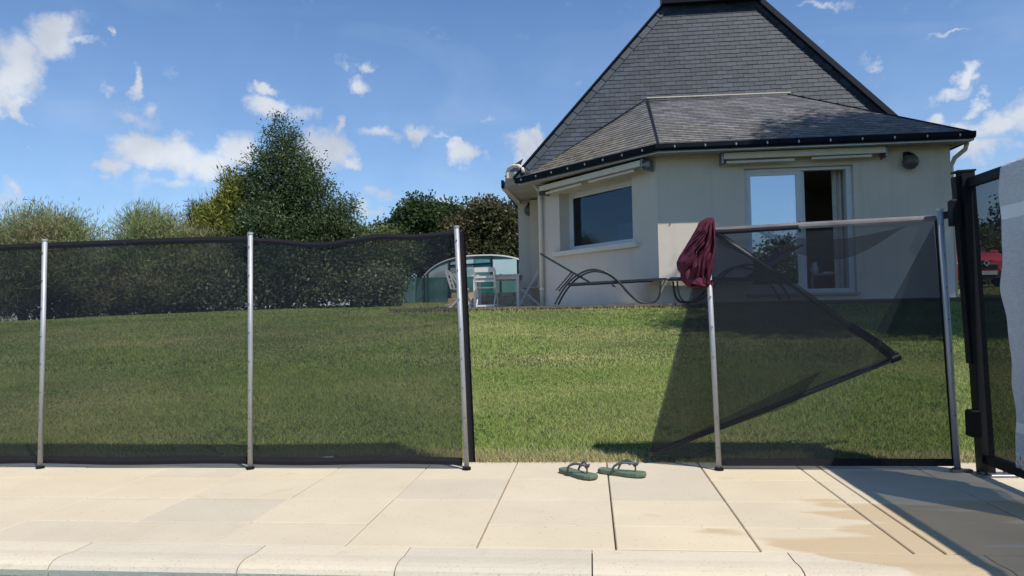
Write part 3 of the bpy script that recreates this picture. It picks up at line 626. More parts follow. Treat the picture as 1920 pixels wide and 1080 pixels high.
# gutter, fascia, soffit of the bay
gpts = [(E2+Vector((-.03,-.02,0))), E1, E3+Vector((-.01,0,0))]
def offset_path(pts, d, z):  # outwards offset
    o1 = Vector((nf.x, nf.y, 0)); o2 = Vector((0,-1,0))
    # corner point: intersection of offset lines
    c = pts[1]; bis = (o1+o2).normalized(); k = d/bis.dot(o2)
    return [pts[0]+o1*d+Vector((0,0,z)), c+bis*k+Vector((0,0,z)), pts[2]+o2*d+Vector((0,0,z))]
def path_prof(prof, name, m, parent=house):
    """sweep (offset, z) profile along the two-sided eave"""
    mb = MB(); n = len(prof); rows = [offset_path(gpts, d, z) for d, z in prof]
    vs = []
    for k in range(3): vs += [rows[i][k] for i in range(n)]
    fs = []
    for k in range(2):
        for i in range(n): fs.append((k*n+i, k*n+(i+1)%n, (k+1)*n+(i+1)%n, (k+1)*n+i))
    fs += [tuple(range(n)), tuple(range(2*n, 3*n))]
    return mb.add(vs, fs).build(name, m, parent)
gut = [(.02,-.02),(.02,-.07),(.05,-.098),(.09,-.098),(.12,-.07),(.125,.0),(.11,.006),(.108,-.066),(.085,-.086),(.055,-.086),(.034,-.066),(.032,-.02)]
gutter = path_prof(gut, 'gutter', M['lead'])
path_prof([(.018,-.03),(.018,-.125),(.0,-.125),(.0,-.03)], 'fascia', M['zinc'])
path_prof([(.016,-.112),(.016,-.13),(-.42,-.10),(-.42,-.08)], 'soffit', M['soffit'])
for k, (p, q, o_, cnt) in enumerate(((gpts[0], gpts[1], Vector((nf.x,nf.y,0)), 8), (gpts[1], gpts[2], Vector((0,-1,0)), 10))):
    for i in range(cnt):
        c = p.lerp(q, (i+.5)/cnt)
        mb = MB(); mb.bar(c+o_*.128+Vector((0,0,-.035)), c+o_*.128+Vector((0,0,-.075)), .020, .006, upv=o_); mb.bar(c+o_*.130+Vector((0,0,-.055)), c+o_*.145+Vector((0,0,-.055)), .018)
        mb.build('gutter_bracket', M['zinc'], gutter)
# right eave end: soffit and bend of the downpipe
MB().prism([(5.80,12.07,3.29),(5.96,12.0,3.33),(5.96,15.4,3.33),(5.80,15.4,3.29)],(0,0,.02)).build('side_soffit', M['soffit'], house)
MB().box((5.92,12.08,3.31),(5.98,15.4,3.42)).build('side_fascia', M['lead'], house)
MB().tube([(5.98,12.3,3.32),(5.96,12.32,3.22),(5.88,12.5,3.12),(5.85,12.56,3.0),(5.85,12.58,.8)], .035, 10).build('downpipe', M['cream'], house, smooth=True)
# left eave box of the main roof
MB().prism([(-1.72,15.12,3.34),(-1.30,14.78,3.34),(-.93,15.02,3.34),(-.93,24,3.34),(-1.62,24,3.34)],(0,0,.03)).build('side_soffit', M['soffit'], house)
mb = MB(); mb.bar((-1.74,15.05,3.43),(-1.62,24,3.40),.05,.16); mb.build('side_fascia', M['lead'], house)
mb = MB(); mb.bar((-1.70,15.14,3.35),(-1.58,16.95,3.31),.12,.05); mb.build('fascia_board', M['cream'], house)
mb = MB(); mb.prism([(-1.70,15.08,3.36),(-1.32,14.74,3.38),(-1.34,14.72,3.56),(-1.66,15.0,3.62)],(.02,.05,0)); mb.build('eave_end_board', M['soffit'], house)
MB().box((-1.62,14.80,3.50),(-1.36,15.0,3.62)).build('hopper', M['cream'], house)
MB().tube([(-1.62,14.92,3.62),(-1.58,14.86,3.70),(-1.48,14.76,3.735),(-1.36,14.66,3.71),(-1.28,14.60,3.64),(-1.26,14.58,3.56)], .038, 12).build('overflow_pipe', M['cream'], house, smooth=True)
mb = MB()
for z_ in (3.72,): mb.prism([(-1.72,15.2,3.60),(-1.42,14.9,3.62),(-1.30,15.0,3.92),(-1.5,15.3,3.88)],(0.01,.04,.02))
mb.build('rake_tile', M['slate'], house)
# downpipe at the bay corner
q = A + uf*3.2 + nf*.07
mb = MB(); mb.tube([(q.x-.03+nf.x*.12, q.y+nf.y*.12, 3.36),(q.x-.01,q.y-.02,3.24),(q.x,q.y,3.12),(q.x,q.y,.87)], .042, 14); dp = mb.build('downpipe', M['cream'], house, smooth=True)
for z_ in (1.22, 3.02): MB().tube([(q.x,q.y,z_),(q.x,q.y,z_+.05)], .05, 14).build('pipe_collar', M['cream'], dp)
# roof glimpse of interior objects
# ------------------------------------------------------------------ wall lamps
def wall_lamp(x, y, z, r, label):
    t_ = thing('wall_lamp', label, 'lamp', (x, y, z), 0, 'globe lamps on the house walls')
    MB().lathe([(.001,-r),(r*.5,-r*.87),(r*.87,-r*.5),(r,0),(r*.87,r*.5),(r*.6,r*.8)], n=20).build('lamp_shade', M['lampglass'], t_, smooth=True)
    MB().lathe([(r*.65,r*.72),(r*.5,r*.95),(r*.2,r*1.15),(.001,r*1.18)], n=20).build('lamp_cap', M['black'], t_, smooth=True)
    MB().bar((0,.02,r*1.0),(0,.12,r*1.0),.03,.03).box((-.05,.12,r*.6),(.05,.149,r*1.5)).build('bracket', M['black'], t_)
wall_lamp(5.12, 12.30, 3.05, .125, 'smoked globe wall lamp to the right of the sliding door')
wall_lamp(-1.32, 16.75, 3.10, .13, 'smoked globe wall lamp by the drainpipe on the far left wall')

# ------------------------------------------------------------------ awnings
aw = thing('awning', 'rolled cream awning above the sliding glass door', 'awning', (3.46, 12.3, 3.25))
def al(name, mb, m): return mb.build(name, m, aw)
MB().tube([(-1.25,0,.0),(1.25,0,.0)], .045, 14).build('roller', M['cream'], aw, smooth=True)
MB().prism([(-1.26,-.07,.05),(-1.26,.12,.06),(-1.26,.12,.075),(-1.26,-.08,.065)],(2.52,0,0)).build('cover', M['lead'], aw)
MB().box((-1.25,-.10,-.055),(1.25,-.07,.045)).build('front_bar', M['cream'], aw)
MB().bar((-1.2,-.03,-.10),(-.13,-.03,-.10),.05,.035).build('folding_arm', M['cream'], aw)
MB().bar((.14,-.03,-.09),(1.06,-.03,-.085),.05,.035).build('folding_arm', M['cream'], aw)
for s_ in (-1, 1): MB().box((s_*1.27-.015,-.09,-.12),(s_*1.27+.015,.148,.07)).build('end_bracket', M['steeldark'], aw)
aw2 = thing('awning', 'rolled cream awning above the picture window', 'awning', tuple(fp(1.5,.16,3.2)), math.atan2(uf.y, uf.x)+PI)
# local x runs along the wall to the right, local -y away from the wall
MB().tube([(-1.42,0,.03),(1.40,0,.03)], .05, 14).build('roller', M['cream'], aw2, smooth=True)
MB().prism([(-1.45,-.09,.07),(-1.45,.11,.075),(-1.45,.11,.09),(-1.45,-.10,.085)],(2.88,0,0)).build('cover', M['lead'], aw2)
MB().box((-1.44,-.12,-.035),(1.40,-.085,.06)).build('front_bar', M['cream'], aw2)
MB().bar((-1.3,-.04,-.09),(-.2,-.04,-.08),.05,.035).build('folding_arm', M['cream'], aw2)
MB().bar((.0,-.04,-.075),(1.2,-.04,-.07),.05,.035).build('folding_arm', M['cream'], aw2)
for s_ in (-1.47, 1.43): MB().box((s_-.015,-.11,-.11),(s_+.015,.15,.08)).build('end_bracket', M['steeldark'], aw2)
MB().tube([(1.43,-.06,-.02),(1.55,-.08,-.03)], .05, 12).build('gearbox', M['steeldark'], aw2)

# ------------------------------------------------------------------ room contents
fl = thing('floor_lamp', 'pale upright floor lamp inside the open door', 'lamp', (4.05, 14.6, 1.0))
MB().lathe([(.001,0),(.14,0),(.14,.02),(.02,.03),(.02,.05)], n=18).build('base', M['white'], fl); MB().tube([(0,0,.04),(0,0,1.6)], .022, 10).build('stem', M['curtain'], fl)
cu = thing('curtain', 'gathered pale curtain just inside the right edge of the door', 'curtain', (4.22, 12.80, 1.02))
MB().grid(lambda u, v: (-.16+u*.32, .03*math.sin(u*26), .05+v*2.1), 40, 2).build('cloth', M['curtain'], cu, smooth=True)
MB().bar((-.3,0,2.17),(.3,0,2.17),.02).build('rail', M['white'], cu)
pf = thing('side_table', 'low side table with a white book inside the door', 'table', (3.95, 13.1, 1.0))
MB().box((-.25,-.2,.30),(.25,.2,.33)).build('table_top', M['floor'], pf)
for sx_ in (-.22,.22):
    for sy_ in (-.17,.17): MB().box((sx_-.02,sy_-.02,0),(sx_+.02,sy_+.02,.30)).build('leg', M['floor'], pf)
bk = MB().box((-.1,-.07,0),(.1,.07,.03)); bo = bk.build('book', M['curtain']); bo.location = (4.02,13.0,1.332); tag(bo, 'white book lying on the low table inside the door', 'book')
vs_ = MB().lathe([(.001,0),(.06,.0),(.075,.08),(.05,.16),(.045,.2),(.05,.21)], n=16).build('vase', M['white'], smooth=True); vs_.location = (3.84,13.15,1.332); tag(vs_, 'small white vase on the low table inside the door', 'vase')
fr_ = thing('picture_frame', 'pale framed picture seen through the big window', 'picture', tuple(fp(1.45,-.62,2.06)), math.atan2(uf.y, uf.x)+PI)
MB().box((-.21,0,0),(.21,.03,.34)).build('frame', M['white'], fr_); MB().box((-.19,-.006,.02),(.19,-.001,.32)).build('picture', mat('print', (.25,.28,.33),(.5,.52,.55), scale=6), fr_)
shf = thing('shelf', 'low dark shelf under the big window inside', 'shelf', tuple(fp(1.5,-.62,1.0)), math.atan2(uf.y, uf.x)+PI)
MB().box((-.9,-.15,1.0),(.9,.2,1.055)).build('board', M['floor'], shf)
for s_ in (-.85,.85): MB().box((s_-.03,-.1,0),(s_+.03,.15,1.0)).build('leg', M['floor'], shf)

# ------------------------------------------------------------------ terrace, steps, low wall
ter = tag(MB().box((-3.3,11.93,.5),(7.4,23.95,.845)).build('terrace', M['edge']), kind='structure')
mb = MB().box((-3.3,11.90,.84),(7.4,11.985,.878)); ter_e = mb.build('edging', M['edge'], ter)
rw = 0; y0 = 11.99
while y0 < 18.2:
    x0 = -3.3
    while x0 < 6.9:
        x1 = min(x0+.6, 7.4)
        if not (x0 > -.9 and y0 > 14.6) and not (x0 > 1.0 and y0 > 12.3):
            MB().bev((x0+.003,y0+.003,.84),(x1-.003,y0+.597,.872+random.uniform(0,.003)),.004).build('slab', M['terrace'], ter)
        x0 += .6
    y0 += .6
st = thing('garden_steps', 'short sandstone garden steps at the left end of the terrace', 'steps', (-3.08,17.3,.87))
for k in range(3): MB().bev((-.36+.04*k, .25*k, .0 if k == 0 else .14*k+.001),(.36-.04*k, .9, .14*(k+1)-.002), .01).build('step', M['drystone'], st)
lw = thing('low_wall', 'low sandstone retaining wall behind the garden table', 'wall', (-1.8,18.3,.86))
cz = 0.
for r_ in range(4):
    xx = -.95 - (.15 if r_ % 2 else 0)
    while xx < .75:
        w_ = random.uniform(.26,.36); MB().bev((xx+.004,0,.108*r_+.003),(min(xx+w_,.85)-.004,.24,.108*(r_+1)-.003),.006).build('stone', M['drystone'], lw); xx += w_

# ------------------------------------------------------------------ garden furniture
def folding_chair(name_label):
    t_ = thing('garden_chair', name_label, 'chair', (0,0,0), 0, 'white folding chairs round the garden table')
    m = M['whitepaint']
    for s in (-.21, .21):
        MB().bar((s,-.25,0),(s*1.0,.20,.80),.022,.035).build('frame_leg', m, t_)   # long leg up to the back (back is +y)
        MB().bar((s*.88,.27,0),(s*.88,-.20,.45),.022,.035).build('frame_leg', m, t_)
        MB().bar((s,.185,.44),(s,.30,.84),.022,.035).build('back_post', m, t_)
    for k in range(6): MB().box((-.205,-.20+k*.065,.435),(.205,-.20+k*.065+.05,.452)).build('seat_slat', m, t_)
    for k, (a, h) in enumerate(((.56,.04),(.64,.04),(.76,.10))): MB().bar((-.2,.20+(a-.44)*.29,a+h/2),(.2,.20+(a-.44)*.29,a+h/2),.016,h).build('back_slat', m, t_)
    MB().bar((-.19,.24,.06),(.19,.24,.06),.02,.035).build('stretcher', m, t_); MB().bar((-.2,-.22,.08),(.2,-.22,.08),.02,.03).build('stretcher', m, t_)
    return t_
c1 = folding_chair('white folding chair with its back to us at the garden table'); c1.location = (-2.17,15.5,.872); c1.rotation_euler.z = PI
c2 = copy_tree(c1); c2['label'] = 'white folding chair at the right of the table, beside the grey wall'; c2.location = (-1.30,16.1,.872); c2.rotation_euler.z = -PI/2
c3 = copy_tree(c1); c3['label'] = 'white folding chair at the left of the table, behind the fence post'; c3.location = (-2.78,15.9,.872); c3.rotation_euler.z = PI/2
tb = thing('garden_table', 'white wooden garden table on the terrace', 'table', (-1.98,16.0,.872))
for k in range(7): MB().box((-.52,-.42+k*.12,.70),(.52,-.42+k*.12+.11,.725)).build('table_slat', M['whitepaint'], tb)
for s in (-.46,.46):
    for q_ in (-.36,.36): MB().box((s-.03,q_-.03,0),(s+.03,q_+.03,.7)).build('leg', M['whitepaint'], tb)
    MB().box((s-.012,-.33,.62),(s+.012,.33,.70)).build('apron', M['whitepaint'], tb)
for q_ in (-.36,.36): MB().box((-.43,q_-.012,.62),(.43,q_+.012,.698)).build('apron', M['whitepaint'], tb)

# ------------------------------------------------------------------ sun loungers
def smoothpath(pts, n=6):
    pts = [Vector(p) for p in pts]; out = []
    for i in range(len(pts)-1):
        p0, p1, p2, p3 = pts[max(i-1,0)], pts[i], pts[i+1], pts[min(i+2,len(pts)-1)]
        for k in range(n):
            t_ = k/n; out.append(.5*((2*p1)+(p2-p0)*t_+(2*p0-5*p1+4*p2-p3)*t_*t_+(3*p1-p0-3*p2+p3)*t_**3))
    out.append(pts[-1]); return out
def lounger(label):
    t_ = thing('sun_lounger', label, 'sun lounger', (0,0,0), 0, 'graphite sun loungers by the house')
    m = M['graphite']
    for s in (-.29,.29):
        MB().tube(smoothpath([(-.58,s,.02),(-.45,s,.24),(-.26,s,.45),(.0,s,.57),(.25,s,.53),(.45,s,.38),(.62,s,.18),(.80,s,.03),(1.0,s,.02),(1.09,s,.10),(1.12,s,.24),(1.13,s,.36)]), .016, 8).build('curved_frame', m, t_, smooth=True)
        MB().bar((-.38,s*.9,.345),(1.22,s*.9,.39),.04,.034).build('side_rail', m, t_)
        MB().bar((-.80,s*.85,.86),(-.02,s*.85,.38),.024,.028).build('back_rail', m, t_)
        MB().bar((-.56,s*.8,.25),(-.30,s*.8,.54),.018,.022).build('prop', m, t_)
        MB().tube([(.35,s,.36),(.35,s,.32),(.40,s,.30)], .01, 6).build('lug', m, t_)
    MB().grid(lambda u, v: (-.02+u*1.22, -.25+v*.5, .375+.035*u-.03*math.sin(v*PI)*math.sin(u*PI)), 12, 6).build('seat_sling', M['sling'], t_, smooth=True, fix=False)
    MB().grid(lambda u, v: (-.79+u*.76, -.24+v*.48, .853-.468*u-.02*math.sin(v*PI)), 8, 6).build('back_sling', M['sling'], t_, smooth=True, fix=False)
    for x_, z_ in ((-.80,.86),(1.22,.39)): MB().tube([(x_,-.26,z_),(x_,.26,z_)], .014, 8).build('end_bar', m, t_)
    MB().tube([(.95,-.29,.02),(.95,.29,.02)], .012, 8).build('cross_bar', m, t_)
    return t_
l1 = lounger('dark sun lounger with raised back under the picture window'); l1.location = (.02,12.62-.25,.878); l1.rotation_euler.z = R(-3)
l2 = copy_tree(l1); l2['label'] = 'dark sun lounger in front of the glass door, seen through the black mesh'; l2.location = (2.50,12.12,.878); l2.rotation_euler.z = PI

# ------------------------------------------------------------------ pool fence, left run
def post(parent, xb, xt, y=3.645, h=1.205, r=.0125, name='post', cap=True):
    dx = (xt-xb); P0 = Vector((xb,y,0)); P1 = Vector((xt,y-.01,h))
    p = MB().tube([P0,P1], r, 14).build(name, M['alu'], parent, smooth=True)
    MB().tube([P1+Vector((0,0,-.004)),P1+Vector((0,0,.006))], r*1.18, 14).build('cap', M['alu'], p)
    sc = MB()
    for k in range(8):
        c = P0.lerp(P1, .09+k*.122); sc.tube([c+Vector((0,-r*.85,0)), c+Vector((0,-r*1.22,0))], .0035, 6)
    s = sc.build('screws', M['steeldark'], p)
    MB().tube([P0, P0+Vector((0,0,.012))], r*1.7, 14).build('ferrule', M['black'], p)
    return p
def topline(x, seed=0, amp=.006): return amp*mnoise.noise(Vector((x*2.2, seed, 0)))
lf = thing('pool_fence', 'black mesh pool fence on three grey posts left of the gap', 'fence', (0,0,0))
postsL = [(-4.03,-4.0),(-2.903,-2.871),(-1.746,-1.731),(-.626,-.655)]
for a, b_ in postsL: post(lf, a, b_)
def ztop(x):
    if x > -1.74: 
        u = (x+1.74)/1.09
        return 1.168 - .026*math.sin(PI*min(1,max(0,u*1.5)))*1.0 + .006*math.sin(u*14)
    return 1.172 + .006*math.sin(x*2.1)
def meshpanel(x0, x1, y=3.668, seed=1):
    f = lambda u, v: (x0+(x1-x0)*u, y+.010*mnoise.noise(Vector((u*3,v*2.5,seed)))*1.0+.004*math.sin(u*9+seed), .05+v*(ztop(x0+(x1-x0)*u)-.05))
    MB().grid(f, 24, 14).build('mesh_panel', M['mesh'], lf, smooth=True, fix=False)
    hf = lambda z0, z1: (lambda u, v: (x0+(x1-x0)*u, y-.004+.010*mnoise.noise(Vector((u*3,2.5,seed)))-.004*math.sin(v*PI), (ztop(x0+(x1-x0)*u)+z0)+(z1-z0)*v))
    MB().grid(hf(-.012,.022 if seed != 3 else .018), 24, 2).build('top_hem', M['hem'], lf, fix=False)
    MB().grid(lambda u, v: (x0+(x1-x0)*u, y-.006-.004*math.sin(v*PI), .020+.038*v+.004*math.sin(u*7+seed)), 24, 2).build('bottom_hem', M['hem'], lf, fix=False)
meshpanel(-4.0,-2.904, seed=1); meshpanel(-2.904,-1.746, seed=2); meshpanel(-1.746,-.65, seed=3)
MB().grid(lambda u, v: (-.648+.034*u+.032*(1-v)-.004, 3.672+.012*math.sin(u*PI), .03+v*1.155), 3, 12).build('side_hem', M['hem'], lf, fix=False)

# ------------------------------------------------------------------ pool fence, right run with the fallen panel
rf = thing('pool_fence', 'black mesh pool fence right of the gap, with a collapsed folded flap', 'fence', (0,0,0))
p4 = post(rf, .595, .566, h=1.185); p5 = post(rf, 1.673, 1.635, h=1.212, r=.014)
def lerp3(a, b_, t_): return Vector(a).lerp(Vector(b_), t_)
def rp(u, v): # standing panel
    xb = .597+(1.668-.597)*u; xt = .575+(1.628-.575)*u
    x = xb+(xt-xb)*v; z = .04+v*(1.155-.04+.012*u)
    return (x, 3.668+.012*mnoise.noise(Vector((u*2.4,v*2,9)))+.02*math.sin(u*PI)*v, z)
MB().grid(rp, 26, 14).build('mesh_panel', M['mesh'], rf, smooth=True, fix=False)
MB().grid(lambda u, v: (.58+u*1.05, 3.660+.02*math.sin(u*PI)+.008*v-.006*math.sin(v*PI), 1.148+.018*u+.032*v*(.35+.65*abs(math.sin(u*2.1+.3)))-.006*math.sin(u*PI)), 30, 3).build('top_hem', M['hemgrey'], rf, fix=False)
MB().grid(lambda u, v: (.58+u*.42, 3.652-.004*math.sin(v*PI), 1.128+.014*u+.022*v), 14, 2).build('top_hem', M['hem'], rf, fix=False)
MB().grid(lambda u, v: (.60+u*1.07, 3.660, .018+.035*v), 20, 2).build('bottom_hem', M['hem'], rf, fix=False)
MB().grid(lambda u, v: (1.650+.012-.036*v+.022*u, 3.674, .03+v*1.15), 2, 10).build('side_hem', M['hem'], rf, fix=False)
# drooping fold under the top hem
def cres(u, v):
    x = .80+u*.72; s = math.sin(PI*u)**1.15
    zt = 1.15 - .055*s; zb = 1.15 - .155*s
    return (x, 3.70+.01*math.sin(u*8), zt+(zb-zt)*v)
MB().grid(cres, 26, 4).build('sagging_fold', M['mesh'], rf, smooth=True, fix=False)
def tri(a, b_, c, n=10, bulge=0., sd=0):
    a, b_, c = Vector(a), Vector(b_), Vector(c); nn = (b_-a).cross(c-a).normalized(); 
    if nn.y > 0: nn = -nn
    def f(u, v):
        p = a.lerp(b_.lerp(c, u), v); w = v*(1-v)*4*(.4+.6*math.sin(u*PI))
        return p + nn*(bulge*w + .008*mnoise.noise(Vector((p.x*5,p.z*5,sd)))*w)
    return MB().grid(f, n, n)
P4T = (.575,3.665,1.165); P4B = (.60,3.668,.05); QB = (.275,3.80,.045); QT = (1.545,3.99,.50)
tri(P4T, QB, QT, 16, .05, 3).build('fallen_panel', M['meshdusty'], rf, smooth=True, fix=False)
tri(P4T, QB, P4B, 12, .01, 5).build('fallen_panel', M['mesh'], rf, smooth=True, fix=False)
tri((1.628,3.69,1.15), (1.335,3.72,.60), (1.655,3.69,.60), 10, .01, 7).build('folded_corner', M['mesh'], rf, smooth=True, fix=False)
tri(QB, (1.16,3.90,.45), (1.02,3.90,.28), 10, .01, 8).build('fold', M['mesh'], rf, smooth=True, fix=False)
MB().tube([QB, (.90,3.90,.262), QT], [.014,.014,.015], 10).build('fallen_post', M['graphite'], rf, smooth=True)
MB().tube([lerp3(QT,QB,.015), lerp3(QT,QB,-.02)], .021, 12).build('post_cap', M['black'], rf)
nP = Vector((0,-.01,0))
def strip(a, b_, w0, w1, m, name, sag=0., seg=14):
    a, b_ = Vector(a), Vector(b_); d = (b_-a).normalized(); up_ = Vector((0,0,1)); s_ = d.cross(Vector((0,1,0))).normalized()
    if s_.z < 0: s_ = -s_
    def f(u, v):
        c = a.lerp(b_, u)+Vector((0,-.012-.05*math.sin(u*PI)-.004*math.sin(v*PI),-sag*math.sin(u*PI))); w = w0+(w1-w0)*u
        return c + s_*w*(v-.5)
    MB().grid(f, seg, 2).build(name, m, rf, fix=False)
strip(P4T, lerp3(P4T,QT,.80), .030, .030, M['meshdusty'], 'flap_hem')
strip(lerp3(P4T,QT,.04), lerp3(P4T,QT,.55), .012, .012, M['hemgrey'], 'flap_hem')  # thin pale streak: hem glare and dust put into the colour
strip(lerp3(P4T,QT,.74), lerp3(P4T,QT,.985), .040, .052, M['hem'], 'flap_hem')
MB().grid(lambda u, v: (.585-.022+u*.030+.012*(1-v), 3.640+.01*math.sin(u*PI), 1.0+v*.19), 3, 8).build('wrapped_hem', M['hemgrey'], rf, fix=False)

# ------------------------------------------------------------------ black gate and its post
gate = thing('pool_gate', 'black gate section with heavy post at the right edge', 'gate', (0,0,0))
g0 = Vector((1.762,3.575,0)); g1 = Vector((1.712,3.55,1.372))
gp = MB().bar(g0, g1, .055, .06, upv=(0,1,0)).build('post', M['black'], gate)
MB().bar(g0+Vector((-.04,.012,.5)), g1+Vector((-.036,.012,-.02)), .022, .045, upv=(0,1,0)).build('post_channel', M['black'], gate)
MB().bar(g1+Vector((-.048,0,.0)), g1+Vector((.033,0,.003)), .066, .008).build('post_cap', M['black'], gate)
MB().bev((-.014,-.022,-.06),(.02,.022,.06), .006).build('latch', M['black'], gate).location = g0.lerp(g1,.865)+Vector((-.062,0,0))
MB().bev((-.02,-.03,-.06),(.02,.03,.06), .008).build('hinge', M['black'], gate).location = g0.lerp(g1,.17)+Vector((-.045,-.01,0))
pl = MB().bev((1.70,3.50,.0),(1.86,3.575,.012), .003).box((1.63,3.60,0),(1.72,3.63,.014)).build('base_plate', M['steeldark'], gate)
for x_, y_ in ((1.72,3.52),(1.84,3.53),(1.835,3.56)): MB().tube([(x_,y_,.010),(x_,y_,.022)], .008, 6).build('bolt', M['steeldark'], gate)
MB().bar((1.722,3.53,1.318),(1.725,.9,1.318), .03, .042).build('top_rail', M['black'], gate)
MB().bar((1.755,3.54,.075),(1.74,.9,.075), .03, .042).build('bottom_rail', M['black'], gate)
MB().grid(lambda u, v: (1.750-.025*v, 3.52-2.6*u, .095+v*1.21), 10, 6).build('mesh_panel', M['mesh'], gate, fix=False)
MB().bar((1.745,.9,0),(1.72,.9,1.37), .05, .05, upv=(0,1,0)).build('post', M['black'], gate)
MB().bar((1.640,3.66,1.185),(1.70,3.60,1.19), .035, .03).build('link_strap', M['black'], gate)

# ------------------------------------------------------------------ towel on the gate
twm = bpy.data.materials.new('grey_towel'); twm.use_nodes = True; t = twm.node_tree; b = t.nodes['Principled BSDF']; b.inputs['Roughness'].default_value = .95; b.inputs['Specular IOR Level'].default_value = .1
g = t.nodes.new('ShaderNodeNewGeometry'); sp = t.nodes.new('ShaderNodeSeparateXYZ'); t.links.new(g.outputs['Position'], sp.inputs[0])
mp = t.nodes.new('ShaderNodeMapping'); mp.inputs['Scale'].default_value = (14, 14, 110); t.links.new(g.outputs['Position'], mp.inputs[0])
n = t.nodes.new('ShaderNodeTexNoise'); n.inputs['Scale'].default_value = 3; n.inputs['Detail'].default_value = 6; t.links.new(mp.outputs[0], n.inputs['Vector'])
r = t.nodes.new('ShaderNodeValToRGB'); r.color_ramp.elements[0].position = .35; r.color_ramp.elements[0].color = (.50,.50,.52,1); r.color_ramp.elements[1].position = .65; r.color_ramp.elements[1].color = (.62,.62,.65,1); t.links.new(n.outputs['Fac'], r.inputs[0])
prev = r.outputs[0]
for z0, z1 in ((1.115,1.17),(.245,.285)):
    a1 = t.nodes.new('ShaderNodeMath'); a1.operation = 'COMPARE'; t.links.new(sp.outputs[2], a1.inputs[0]); a1.inputs[1].default_value = (z0+z1)/2; a1.inputs[2].default_value = (z1-z0)/2
    mx = t.nodes.new('ShaderNodeMix'); mx.data_type = 'RGBA'; t.links.new(a1.outputs[0], mx.inputs['Factor']); t.links.new(prev, mx.inputs['A']); mx.inputs['B'].default_value = (.78,.78,.80,1); prev = mx.outputs['Result']
t.links.new(prev, b.inputs['Base Color'])
bp = t.nodes.new('ShaderNodeBump'); bp.inputs['Strength'].default_value = .6; bp.inputs['Distance'].default_value = .004; t.links.new(n.outputs['Fac'], bp.inputs['Height']); t.links.new(bp.outputs[0], b.inputs['Normal'])
tw = thing('towel', 'grey striped fringed towel hanging over the gate rail', 'towel', (0,0,0))
TY0, TY1 = 3.245, 2.68
def twf(u, v):
    # v 0..1 inner side from hem up, then over the rail and down outside
    L = 1.17; Lo = .95; tot = L+.06+Lo; s = v*tot
    if s < L: x, z = 1.700, .165+s; z = min(z, 1.338)
    elif s < L+.06: a = (s-L)/.06*PI; x = 1.724-.026*math.cos(a); z = 1.338+.008*math.sin(a)
    else: x = 1.752; z = 1.338-(s-L-.06)
    edge = .006*math.sin(z*17)+.004*math.sin(z*31+1)-.03*(1.34-z)*.3
    y = TY0+edge*(1-u) + (TY1-TY0)*u
    hang = min(1, (1.34-z)/.5)
    x += (-.014 if x < 1.724 else .014)*hang*(1+math.sin(y*19+z*1.5))+.006*math.sin(z*9+y*5)*hang
    x += .022*(1.0-min(1,z/1.3))*(1 if x < 1.724 else 1)
    return (x, y, z)
MB().grid(twf, 60, 90).build('cloth', twm, tw, smooth=True, fix=False)
tas = MB()
for k in range(10):
    pass
tm_ = MB().tube([(0,0,0),(.001,.002,-.02),(0,-.002,-.04),(.002,.001,-.062)], [.004,.003,.0035,.0045], 6).mesh('tassel', twm, True)
for k in range(36):
    u = (k+.3)/36; p = twf(u, 0); o = link('tassel', tm_, tw); o.location = p; o.rotation_euler = (random.uniform(-.1,.1), random.uniform(-.08,.08), random.uniform(0,6))

# ------------------------------------------------------------------ maroon shirt on the post
rows = [(118,585,625),(128,560,648),(150,525,660),(180,490,667),(250,455,668),(350,395,668),(450,335,664),(550,270,658),(620,240,655),(700,252,642),(740,285,628),(780,283,617),(830,302,611),(880,350,603),(905,388,560),(914,420,500)]
kx = 3.56/1387/6
def shirt_row(t_):
    y = 118+t_*(914-118)
    for i in range(len(rows)-1):
        if rows[i][0] <= y <= rows[i+1][0]+1e-6:
            a = (y-rows[i][0])/(rows[i+1][0]-rows[i][0]); l = rows[i][1]+(rows[i+1][1]-rows[i][1])*a; r_ = rows[i][2]+(rows[i+1][2]-rows[i][2])*a
            break
    return y, l, r_
def sx_(v, y): return .60 + (v-660)*kx*1.0 - (y-640)*kx*.02
def sz_(y): return 1.212 - (y-118)*kx
def shirtf(side):
    def f(u, v):
        y, l, r_ = shirt_row(v); w = l+(r_-l)*u
        X = sx_(w, y); Z = sz_(y); W = (r_-l)*kx
        prof = math.sqrt(max(0, 1-(2*u-1)**2))
        d = prof*min(.085, W*.5)*(.55+.45*min(1,v*3))
        # deep gathers running down from the post top
        # gather direction: fan from the top right
        ang = math.atan2(668-w, y-60)
        q_ = ang*4.3+.35*math.sin(v*3.1)+.28*mnoise.noise(Vector((X*9,Z*6,side)))
        saw = (q_*1.0) % 1.0; pleat = (saw**.7)*(1-max(0,(saw-.84)/.16))
        q2 = ang*11+1.1*math.sin(v*4+2)+.7*mnoise.noise(Vector((X*14,Z*9,side+4))); saw2 = q2 % 1.0; pl2 = (saw2**.8)*(1-max(0,(saw2-.8)/.2))
        lo = mnoise.noise(Vector((X*22, Z*15, side*3)))
        fade = min(1, v*5)
        d = d*.55 + prof*fade*(.055*pleat + 0.026*pl2 + .024*lo)
        if v > .86: d *= 1-.35*(v-.86)/.14
        if side < 0: return (X, 3.635-d*.95, Z)
        return (X, 3.648+d*.45, Z)
    return f
sm = MB(); sm.grid(shirtf(-1), 90, 110); sm.grid(shirtf(1), 30, 50)
sh = sm.build('shirt', M['maroon'], smooth=True, fix=False)
